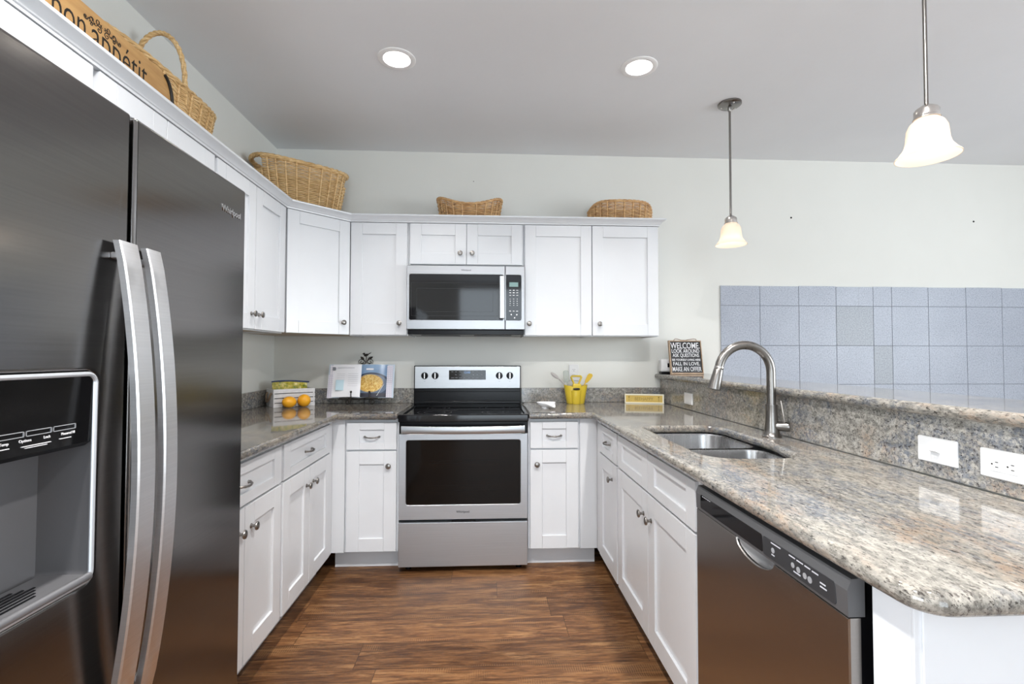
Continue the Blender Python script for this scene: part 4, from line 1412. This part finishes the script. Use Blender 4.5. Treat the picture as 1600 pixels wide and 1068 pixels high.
# ------------------------------------------------------------------ bon appetit board
bx_ = -1.118
t = thing('serving_board', 'bamboo board lettered bon appetit, leaning on top of the left cabinets', 'serving board', (bx_, -1.98, TOP))
YZb = face_mtx((bx_, 0, 0), (0, 1, 0), (0, 0, 1))
end = []
zb0, zb1 = TOP + 0.0005, 2.366
zm, hh = (zb0 + zb1) / 2, (zb1 - zb0) / 2
outl = [(-2.40, zb0), (-1.645, zb0)]
for k in range(1, 12):
    a = -PI / 2 + PI * k / 12
    outl.append((-1.645 + 0.062 * math.cos(a), zm + hh * math.sin(a)))
outl += [(-1.645, zb1), (-2.40, zb1)]
MB().slab([outl], [(0.002, -0.018), (0, -0.016), (0, -0.002), (0.002, 0)], mtx=YZb).build('board', M['bamboo'], t)
pts = []
for k in range(0, 15):
    a = -PI / 2 * 0.85 + PI * 0.85 * k / 14
    pts.append((bx_ + 0.004, -1.640 + 0.062 * math.cos(a), zm + hh * math.sin(a) * 0.93))
MB().tube(pts, 0.006, 8).build('handle', M['iron'], t)
def fit(o, width, m):
    me = o.data
    xs_ = [v_.co.x for v_ in me.vertices]
    ys_ = [v_.co.y for v_ in me.vertices]
    kx = width / (max(xs_) - min(xs_))
    me.transform(m @ Matrix.Diagonal((kx, 1.0, 1, 1)) @ Matrix.Translation((-(max(xs_) + min(xs_)) / 2, -(max(ys_) + min(ys_)) / 2, 0)))
for s_, yc, zc_, wd in (('bon', -2.0525, 2.2785, 0.118), ('appétit', -1.844, 2.279, 0.252)):
    o = text('lettering', s_, 0.125, Matrix.Identity(4), M['dotp'], t, offset=-0.0009, extrude=0.0004, local=True)
    if s_ == 'bon':
        zc_ += 0.0155
    fit(o, wd, WM[t.name].inverted() @ LEFT(bx_ + 0.0006, yc, zc_))
mb = MB()
def spiral(c, r, turns, a0, sgn):
    return [(bx_ + 0.0006, c[0] + r * (1 - k / 30) * math.cos(a0 + sgn * turns * 2 * PI * k / 30), c[1] + r * (1 - k / 30) * math.sin(a0 + sgn * turns * 2 * PI * k / 30)) for k in range(27)]
oy, oz = -1.925, 2.331
for s_ in (-1, 1):
    for (dy, dz, r_, a0) in ((0.020, 0.010, 0.013, 180), (0.016, -0.012, 0.011, 90), (0.045, 0.003, 0.013, 200), (0.048, -0.012, 0.008, 20), (0.070, -0.003, 0.010, 160)):
        mb.tube(spiral((oy + s_ * dy, oz + dz), r_, 1.4, R(a0 if s_ > 0 else 180 - a0), s_), 0.0014, 5)
    mb.tube([(bx_ + 0.0006, oy + s_ * (0.005 + 0.07 * k / 14), oz + 0.008 * math.sin(k * 0.9)) for k in range(15)], 0.0011, 5)
mb.build('scrollwork', M['dotp'], t)

# ------------------------------------------------------------------ crate, snack bag, oranges
ca = R(38)
t = thing('crate', 'small white slatted wooden crate in the left counter corner', 'crate', (-1.235, -0.335, CT1), ca)
W_, D_, H_ = 0.262, 0.165, 0.118
mb = MB()
hs = (H_ - 0.0135) / 4
for k in range(4):
    z0 = 0.0005 + k * (hs + 0.0045)
    mb.box(0, W_, 0, 0.008, z0, z0 + hs, 0.001).box(0, W_, D_ - 0.008, D_, z0, z0 + hs, 0.001)
mb.build('slats', M['crate'], t, local=True)
mb = MB().box(0.0003, 0.010, 0.0085, D_ - 0.0085, 0.0005, H_, 0.001).box(W_ - 0.010, W_ - 0.0003, 0.0085, D_ - 0.0085, 0.0005, H_, 0.001)
mb.build_each('side_panel', M['crate'], t, local=True)
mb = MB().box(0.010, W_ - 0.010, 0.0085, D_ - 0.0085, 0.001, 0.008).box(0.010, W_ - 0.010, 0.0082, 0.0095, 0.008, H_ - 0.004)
mb.build('shade_backing', M['hole'], t, local=True)  # near-black floor and front sheet paint in the shade between the slats
mb = MB()
mb.tube([(-0.002, 0.035, 0.095), (-0.010, 0.038, 0.080), (-0.016, 0.060, 0.045), (-0.018, 0.083, 0.035), (-0.016, 0.105, 0.045), (-0.010, 0.128, 0.080), (-0.002, 0.130, 0.095)], 0.006, 8)
mb.build('rope_handle', M['rope'], t, local=True)

tb = thing('snack_bag', 'yellow green printed bag with blue zip top standing in the crate', 'bag', mtx=Matrix.Translation((-1.235, -0.335, CT1)) @ Matrix.Rotation(ca, 4, 'Z') @ Matrix.Translation((0.130, 0.085, 0.010)))
v, f = [], []
nu, nv = 16, 12
for side in (-1, 1):
    for j in range(nv + 1):
        q = j / nv
        for i in range(nu + 1):
            u = i / nu
            th = 0.030 * (math.sin(PI * u) ** 0.6) * (1 - q) ** 0.6 + 0.001
            x = -0.113 + 0.226 * u + 0.006 * math.sin(q * 5)
            v.append((x, side * th + 0.004 * math.sin(u * 17 + q * 5), q * 0.145 + 0.008 * math.sin(u * 3.0 + 0.6) * q))
for s_ in range(2):
    b = s_ * (nu + 1) * (nv + 1)
    for j in range(nv):
        for i in range(nu):
            f.append([b + j * (nu + 1) + i, b + j * (nu + 1) + i + 1, b + (j + 1) * (nu + 1) + i + 1, b + (j + 1) * (nu + 1) + i])
MB().add(v, f).build('bag', M['bag'], tb, local=True, angle=70)
pts = [(-0.120 + 0.240 * k / 16, 0.004 * math.sin(k * 17 / 16 + 5), 0.150 + 0.008 * math.sin(k / 16 * 3 + 0.6)) for k in range(17)]
MB().tube(pts, 0.0050, 6).build('zip_top', M['bagblue'], tb, local=True)

cm = Matrix.Translation((-1.235, -0.335, CT1)) @ Matrix.Rotation(ca, 4, 'Z')
for (lx, ly, rx, rz, rot, lab) in ((0.082, -0.048, 0.046, 0.037, 15, 'longer orange fruit at the left in front of the white crate'),
                                   (0.176, -0.045, 0.041, 0.0415, 0, 'rounder orange fruit at the right in front of the white crate')):
    c = cm @ Vector((lx, ly, rz))
    t = thing('orange', lab, 'orange', (c.x, c.y, CT1 + 0.0002), ca + R(rot), 'oranges by the crate')
    MB().ball((0, 0, rz), rx, rz, rz, 24).build('fruit', M['orange'], t, local=True, angle=80)
    MB().lathe([(0.004, rz), (0.003, rz + 0.002)], 8, Matrix.Translation((-rx + 0.001, 0, 0)) @ Matrix.Translation((0, 0, 0.0))).build('stem_scar', M['stem'], t, local=True)

# ------------------------------------------------------------------ cookbook and its stand
sxc = -0.735
lean = R(14)
BM = Matrix.Translation((sxc, -0.150, 0.978)) @ Matrix.Rotation(-lean, 4, 'X')     # book frame: x right, y back, z up the page
t = thing('cookbook_stand', 'black iron cookbook easel with a bird and leaf finial', 'book stand', (sxc, -0.12, CT1))
mb = MB()
WB = BM
def P(x, y, z):
    return BM @ Vector((x, y, z))
mb.tube([P(-0.13, -0.030, -0.006), P(-0.06, -0.034, -0.004), P(0, -0.034, -0.010), P(0.06, -0.034, -0.004), P(0.13, -0.030, -0.006)], 0.0032, 8)
mb.tube([P(-0.15, 0.022, -0.006), P(0.15, 0.022, -0.006)], 0.003, 8)
for s_ in (-1, 1):
    x = s_ * 0.062 + 0.012
    mb.tube([P(x, 0.022, -0.006), P(x, -0.034, -0.006)], 0.003, 8)
    # page keeper with round tip
    mb.tube([P(x, -0.034, -0.006), P(x - 0.002, -0.037, 0.012), P(x - 0.004, -0.033, 0.032)], 0.0034, 8)
    mb.ball(tuple(P(x - 0.004, -0.033, 0.036)), 0.0075, n=10)
    # scroll foot
    sp_ = [tuple(P(x, -0.034, -0.006))]
    b0 = P(x, -0.034, -0.006)
    for k in range(22):
        a = R(80 - k * 24)
        r_ = 0.021 * (1 - k / 30)
        sp_.append((b0.x + s_ * (0.020) + (-s_ if s_ > 0 else -s_) * r_ * math.cos(a) * 1.0, b0.y - 0.004, 0.9335 + 0.022 + r_ * math.sin(a)))
    mb.tube(sp_, 0.0034, 7)
mb.tube([P(0, 0.024, 0.255), P(0.0, 0.024, 0.12), P(0, 0.022, -0.006)], 0.0035, 8)
mb.tube([P(0, 0.026, 0.21), Vector((sxc, -0.035, 0.98)), Vector((sxc, -0.030, 0.9335))], 0.0032, 8)
fr = mb.build('frame', M['iron'], t)
# finial: two curls, two leaves, a bird on top
mb = MB()
for s_ in (-1, 1):
    pts = []
    for k in range(24):
        a = R(-20 + k * 22)
        r_ = 0.0235 * (1 - k / 28)
        pts.append(P(0.018 + s_ * 0.028 + s_ * r_ * math.cos(a), 0.022, 0.258 + r_ * math.sin(a)))
    mb.tube([P(0.018, 0.022, 0.25)] + pts, 0.0024, 7)
    mb.tube([P(0.018, 0.022, 0.25), P(0.018 + s_ * 0.012, 0.022, 0.272), P(0.018 + s_ * 0.020, 0.022, 0.283)], 0.0024, 7)
mb.tube([P(0, 0.024, 0.20), P(0.006, 0.024, 0.235), P(0.018, 0.022, 0.252), P(0.020, 0.022, 0.29), P(0.016, 0.022, 0.302)], 0.0030, 7)
mb.build('scrolls', M['iron'], t)
def leaf(cx, cz, ang, L, W):
    mb = MB()
    v, f = [], []
    n = 10
    for k in range(n + 1):
        u = k / n
        hw = W * math.sin(PI * u) ** 0.8 * (1.0 - 0.35 * u)
        for s_ in (-1, 0, 1):
            lx, lz = -L / 2 + L * u, s_ * hw
            y = 0.022 + (0.003 if s_ == 0 else 0)
            v.append(P(cx + lx * math.cos(ang) - lz * math.sin(ang), y, cz + lx * math.sin(ang) + lz * math.cos(ang)))
    for k in range(n):
        for s_ in range(2):
            f.append([k * 3 + s_, k * 3 + s_ + 1, (k + 1) * 3 + s_ + 1, (k + 1) * 3 + s_])
    m = len(v)
    v2 = [p - (BM.to_3x3() @ Vector((0, 0.0025, 0))) for p in v]
    mb.add(v, f).add(v2, [q[::-1] for q in f])
    mb.build('leaf', M['iron'], t)
leaf(-0.008, 0.284, R(135), 0.036, 0.0115)
leaf(0.048, 0.286, R(28), 0.040, 0.0115)
mb = MB()
bt = BM @ Matrix.Translation((0.018, 0.022, 0.306))
mb.ball((0, 0, 0.002), 0.017, 0.008, 0.0095, 14, mtx=bt @ Matrix.Rotation(R(-18), 4, 'Y'))
mb.ball((-0.016, 0, 0.011), 0.0082, 0.006, 0.0078, 12, mtx=bt)
mb.tube([(-0.022, 0, 0.012), (-0.030, 0, 0.0105)], [0.003, 0.0006], 6, mtx=bt)
mb.tube([(0.010, 0, 0.004), (0.022, 0, 0.014), (0.034, 0, 0.020)], [0.007, 0.0055, 0.002], 8, mtx=bt, flat=0.5)
mb.build('bird', M['iron'], t)

bk = thing('cookbook', 'open cookbook on the iron easel, pasta photo on its right page', 'book', mtx=BM)
MB().box(-0.226, 0.002, 0.004, 0.0075, 0.0, 0.236, 0.001).box(0.002, 0.226, 0.004, 0.0075, 0.0, 0.236, 0.001).build('cover', M['cover'], bk, local=True)
def pages(x0, x1, z0, z1, rise, gut):
    """a page block with a curved face; x from the gutter outwards"""
    mb = MB()
    n = 14
    v, f = [], []
    for k in range(n + 1):
        u = k / n
        x = x0 + (x1 - x0) * u
        y = -rise * (math.sin(PI * min(1, u * 1.15)) ** 0.6 * 0.6 + 0.4 * (1 - u)) * (0.35 + 0.65 * (1 - u * 0.6))
        if k == 0:
            y = -rise * 0.15
        for z in (z0, z1):
            v.append((x, y - 0.002, z))
            v.append((x, 0.0035, z))
    for k in range(n):
        a, b = k * 4, (k + 1) * 4
        f += [[a, b, b + 2, a + 2], [a + 1, a + 3, b + 3, b + 1], [a, a + 1, b + 1, b], [a + 2, b + 2, b + 3, a + 3]]
    f += [[0, 2, 3, 1], [n * 4, n * 4 + 1, n * 4 + 3, n * 4 + 2]]
    mb.add(v, f)
    return mb
lp_ = pages(0.0, -0.195, 0.005, 0.232, 0.016, 1).build('left_page', M['paper'], bk, local=True, angle=50)
rp_ = pages(0.0, 0.180, 0.005, 0.232, 0.014, 1).build('right_page', M['photo'], bk, local=True, angle=50)
lp_['label'] = 'white left page printed with recipe text'
rp_['label'] = 'right page with a photo of pasta on a blue plate'
MB().box(0.176, 0.216, -0.004, -0.001, 0.001, 0.226, 0.0005).build('back_pages', M['lattice'], bk, local=True)
MB().box(-0.222, -0.190, -0.004, -0.001, -0.002, 0.160, 0.0005).box(-0.214, -0.188, -0.006, -0.003, 0.160, 0.228, 0.0005).build('front_pages', M['lattice'], bk, local=True)
mb = MB()
yl = -0.0185
for k in range(7):
    mb.box(-0.085, -0.018, -0.0175, -0.0165, 0.165 - k * 0.014, 0.1665 - k * 0.014)
for k in range(4):
    mb.box(-0.160, -0.108, -0.0150, -0.0140, 0.165 - k * 0.014, 0.1665 - k * 0.014)
mb.box(-0.160, -0.045, -0.0175, -0.0160, 0.205, 0.210)
mb.build('printed_text', M['softprint'], lp_, local=True)
MB().box(-0.166, -0.112, -0.0160, -0.0150, 0.050, 0.122).build('tinted_box', M['bluebox'], lp_, local=True)
MB().box(-0.196, -0.174, -0.0125, -0.0110, 0.190, 0.212, 0.004).build('tab_mark', M['greyprint'], lp_, local=True)
MB().box(0.035, 0.085, -0.0165, -0.0155, 0.192, 0.204, 0.002).build('caption', M['paper'], rp_, local=True)
mb = MB()
mb.tube([(0.116, -0.0145, 0.012), (0.162, -0.0105, 0.094)], [0.0052, 0.0032], 6, flat=0.4)
mb.build('fork_print', M['paper'], rp_, local=True)

# ------------------------------------------------------------------ spoon rest
t = thing('spoon_rest', 'white ceramic spoon rest on the counter right of the stove', 'spoon rest', (0.520, -0.40, CT1))
v, f = [], []
nr, na = 8, 32
for i in range(nr + 1):
    q = i / nr
    for k in range(na):
        a = 2 * PI * k / na
        x = 0.062 * q * math.cos(a)
        y = 0.042 * q * math.sin(a)
        lobe = math.exp(-((a - 1.62 * PI) / 0.42) ** 2)
        x += q ** 2 * lobe * 0.022
        y -= q ** 2 * lobe * 0.042
        z = 0.0045 + 0.034 * q ** 2.2 - lobe * q ** 3 * 0.026
        v.append((0.520 + x, -0.40 + y, CT1 + z))
top = len(v)
for i in range(nr):
    for k in range(na):
        f.append([i * na + k, i * na + (k + 1) % na, (i + 1) * na + (k + 1) % na, (i + 1) * na + k])
v2 = [(x, y, z - 0.0035) for x, y, z in v]
f2 = [[top + j for j in q[::-1]] for q in f]
rimf = [[nr * na + k, nr * na + (k + 1) % na, top + nr * na + (k + 1) % na, top + nr * na + k] for k in range(na)]
mb = MB().add(v + v2, f + f2 + rimf)
mb.build('dish', M['ceramic'], t, angle=60)
MB().lathe([(0.026, 0.9302), (0.026, 0.934), (0.020, 0.936)], 24, Matrix.Translation((0.515, -0.396, 0))).build('foot', M['ceramic'], t)

# ------------------------------------------------------------------ utensil crock
ux, uy = 0.764, -0.115
t = thing('utensil_crock', 'yellow ceramic utensil crock with handle and front pocket', 'utensil holder', (ux, uy, CT1))
mb = MB()
n = 40
def oval(sx, sy, z, p=2.6):
    out_ = []
    for k in range(n):
        a = 2 * PI * k / n
        c, s_ = math.cos(a), math.sin(a)
        out_.append((ux + sx * abs(c) ** (2 / p) * (1 if c > 0 else -1), uy + sy * abs(s_) ** (2 / p) * (1 if s_ > 0 else -1), z))
    return out_
rings = [oval(0.060, 0.036, 0.9302), oval(0.0635, 0.038, 0.934), oval(0.074, 0.042, 1.00), oval(0.085, 0.046, 1.062)]
for i, p in enumerate(rings[3]):
    dx = (p[0] - ux) / 0.085
    rings[3][i] = (p[0], p[1], 1.056 + 0.012 * (abs(dx)) ** 2 - 0.004)
inner = [[(ux + (a - ux) * 0.93, uy + (b - uy) * 0.88, c) for a, b, c in rings[3]], oval(0.066, 0.034, 1.0), oval(0.052, 0.030, 0.945)]
allr = rings + inner
v = [p for r_ in allr for p in r_]
f = [[i * n + k, i * n + (k + 1) % n, (i + 1) * n + (k + 1) % n, (i + 1) * n + k] for i in range(len(allr) - 1) for k in range(n)]
f += [list(range(n)), [(len(allr) - 1) * n + k for k in range(n)]]
mb.add(v, f).build('crock', M['yellow'], t, angle=50)
# front pocket
mb = MB()
pr = [(0.026, 0.9302), (0.029, 0.936), (0.034, 1.0), (0.037, 1.024), (0.033, 1.026), (0.030, 1.0), (0.026, 0.97)]
mb.lathe(pr, 28, Matrix.Translation((ux - 0.002, uy - 0.036, 0)) @ Matrix.Diagonal((1, 0.62, 1, 1)), cap1=False)
pkt = mb.build('front_pocket', M['yellow'], t, angle=50)
MB().ball((ux - 0.002, uy - 0.0545, 1.0365), 0.025, 0.0065, 0.0075, 20).build('pocket_opening', M['iron'], pkt)
# trapezoid loop handle
mb = MB()
hp = [(-0.010, 1.05), (-0.016, 1.068), (-0.029, 1.098), (-0.038, 1.117), (-0.034, 1.123), (0, 1.1245), (0.034, 1.123), (0.038, 1.117), (0.029, 1.098), (0.016, 1.068), (0.010, 1.05)]
mb.tube([(ux + a * 0.98 + 0.005, uy - 0.006, z) for a, z in hp], [0.0085] * 4 + [0.0085, 0.0085, 0.0085] + [0.0085] * 4, 10, flat=0.8)
mb.box(ux - 0.026, ux + 0.034, uy - 0.044, uy + 0.002, 1.030, 1.072, 0.008)
mb.build('handle', M['yellow'], t, angle=50)
# utensils: things of their own
t = thing('spoon', 'pale grey spoon leaning left in the yellow crock', 'utensil', (0.715, -0.118, 1.0))
MB().tube([(0.722, -0.118, 0.965), (0.690, -0.118, 1.062), (0.645, -0.118, 1.105)], [0.0045, 0.0048, 0.0055], 8).build('stem', M['whiteutensil'], t)
mb = MB()
mb.ball((0.616, -0.118, 1.128), 0.036, 0.006, 0.0125, 16, mtx=Matrix.Translation((0.616, -0.118, 1.128)) @ Matrix.Rotation(R(38), 4, 'Y') @ Matrix.Translation((-0.616, 0.118, -1.128)))
mb.build('bowl', M['whiteutensil'], t, angle=80)
t = thing('spatula', 'yellow spatula leaning right in the yellow crock', 'utensil', (0.81, -0.118, 1.0))
MB().tube([(0.800, -0.118, 0.965), (0.829, -0.118, 1.066), (0.842, -0.118, 1.088)], [0.0045, 0.0048, 0.0055], 8).build('stem', M['yellow2'], t)
mb = MB()
hd = [(-0.010, 0), (-0.014, 0.02), (-0.018, 0.05), (-0.014, 0.066), (0.004, 0.074), (0.016, 0.066), (0.017, 0.04), (0.011, 0.01), (0.008, 0)][::-1]
mb.slab([hd], [(0.001, -0.004), (0, -0.003), (0, 0.003), (0.001, 0.004)], mtx=Matrix.Translation((0.838, -0.118, 1.080)) @ Matrix.Rotation(R(33), 4, 'Y') @ Matrix.Rotation(R(90), 4, 'X'))
mb.build('head', M['yellow2'], t)
t = thing('turner', 'clear plastic utensil standing at the back of the yellow crock', 'utensil', (0.72, -0.095, 1.0))
MB().tube([(0.728, -0.098, 0.965), (0.708, -0.096, 1.085)], 0.005, 8).build('stem', M['clear'], t)
hd = rrect(-0.020, 0.020, 0.0, 0.085, [0.008, 0.008, 0.016, 0.016], 5)
MB().slab([hd], [(0.001, -0.002), (0, -0.001), (0, 0.001), (0.001, 0.002)], mtx=Matrix.Translation((0.705, -0.096, 1.080)) @ Matrix.Rotation(R(-6), 4, 'Y') @ Matrix.Rotation(R(90), 4, 'X')).build('head', M['clear'], t)

# ------------------------------------------------------------------ yellow word sign
a0, b0 = Vector((1.122, -0.100, 0)), Vector((1.384, -0.165, 0))
d = (b0 - a0)
Ls = d.length
rot = math.atan2(d.y, d.x)
t = thing('word_sign', 'low yellow word block with cream frame on the right counter', 'sign', (a0.x, a0.y, CT1), rot)
H_ = 0.066
MB().box(0.004, Ls - 0.004, 0.0, 0.018, 0.004, H_ - 0.004).build('panel', M['gold'], t, local=True)
mb = MB().box(0, Ls, -0.002, 0.022, 0.0003, 0.009, 0.001).box(0, Ls, -0.002, 0.022, H_ - 0.009, H_, 0.001).box(0, 0.008, -0.002, 0.022, 0.009, H_ - 0.009, 0.001).box(Ls - 0.010, Ls, -0.002, 0.022, 0.009, H_ - 0.009, 0.001)
mb.build('frame', M['cream'], t, local=True)
for s_, u, wd in (('BEE', 0.335, 0.040), ('HAPPY', 0.575, 0.082)):
    o = text('lettering', s_, 0.034, Matrix.Identity(4), M['goldink'], t, offset=-0.0003, local=True)
    fit(o, wd, face_mtx((Ls * u, -0.0006, H_ / 2), (1, 0, 0), (0, 0, 1)))
mb = MB()
for x in (0.030, Ls - 0.036):
    mb.box(x - 0.0012, x + 0.0012, -0.0012, 0.001, 0.014, H_ - 0.024).lathe([(0.005, 0), (0.005, 0.001)], 10, face_mtx((x, -0.0004, H_ - 0.021), (1, 0, 0), (0, 0, 1)))
mb.build('flower_marks', M['goldink'], t, local=True)

# ------------------------------------------------------------------ welcome sign on the ledge
lean = R(10.5)
SM = Matrix.Translation((1.4235, -0.197, 1.1385)) @ Matrix.Rotation(R(1.0), 4, 'Z') @ Matrix.Rotation(-lean, 4, 'X')
t = thing('welcome_sign', 'black WELCOME sign with white lettering leaning on the bar ledge', 'sign', mtx=SM)
SW, SH = 0.236, 0.243
MB().box(0.008, SW - 0.008, 0.0, 0.012, 0.008, SH - 0.008).build('board', M['chalk'], t, local=True)
mb = MB().box(0, SW, -0.006, 0.016, 0, 0.012, 0.001).box(0, SW, -0.006, 0.016, SH - 0.008, SH, 0.001).box(0, 0.008, -0.006, 0.016, 0.012, SH - 0.008, 0.001).box(SW - 0.006, SW, -0.006, 0.016, 0.012, SH - 0.008, 0.001)
mb.build('frame', M['linen'], t, local=True)
for (s_, zc_, sz, wd) in (('WELCOME.', 0.206, 0.061, 0.212), ('LOOK AROUND', 0.167, 0.039, 0.200), ('ASK QUESTIONS', 0.134, 0.036, 0.192), ('SEE YOURSELF LIVING HERE', 0.104, 0.021, 0.206), ('FALL IN LOVE.', 0.076, 0.034, 0.192), ('MAKE AN OFFER', 0.038, 0.046, 0.208)):
    o = text('lettering', s_, sz, Matrix.Identity(4), M['print'], t, offset=0.0002, local=True, extrude=0.0004)
    me = o.data
    xs_ = [v_.co.x for v_ in me.vertices]
    ys_ = [v_.co.y for v_ in me.vertices]
    kx = wd / (max(xs_) - min(xs_))
    me.transform(face_mtx((SW / 2 + 0.001, -0.0006, zc_), (1, 0, 0), (0, 0, 1)) @ Matrix.Diagonal((kx, 1.0, 1, 1)) @ Matrix.Translation((-(max(xs_) + min(xs_)) / 2, -(max(ys_) + min(ys_)) / 2, 0)))
mb = MB()
mb.tube([(0.035, 0.004, SH - 0.004), (0.050, 0.002, SH + 0.012), (0.066, 0.002, SH + 0.012), (0.095, 0.002, SH + 0.003), (0.125, 0.002, SH + 0.002), (0.150, 0.002, SH + 0.007), (0.185, 0.002, SH + 0.013), (0.203, 0.002, SH + 0.011), (0.208, 0.004, SH - 0.004)], 0.0026, 7)
mb.build('cord', M['rope'], t, local=True)

t = thing('desk_clock', 'white rounded clock with dark display half behind the welcome sign', 'clock', (1.44, -0.075, 1.138))
MB().box(1.385, 1.500, -0.110, -0.045, 1.152, 1.246, 0.016, 4).build('housing', M['white'], t)
MB().box(1.432, 1.490, -0.1115, -0.108, 1.186, 1.216, 0.001).build('display', M['bglass'], t)
MB().box(1.390, 1.495, -0.106, -0.050, 1.1385, 1.1525, 0.003).build('foot', M['black'], t)
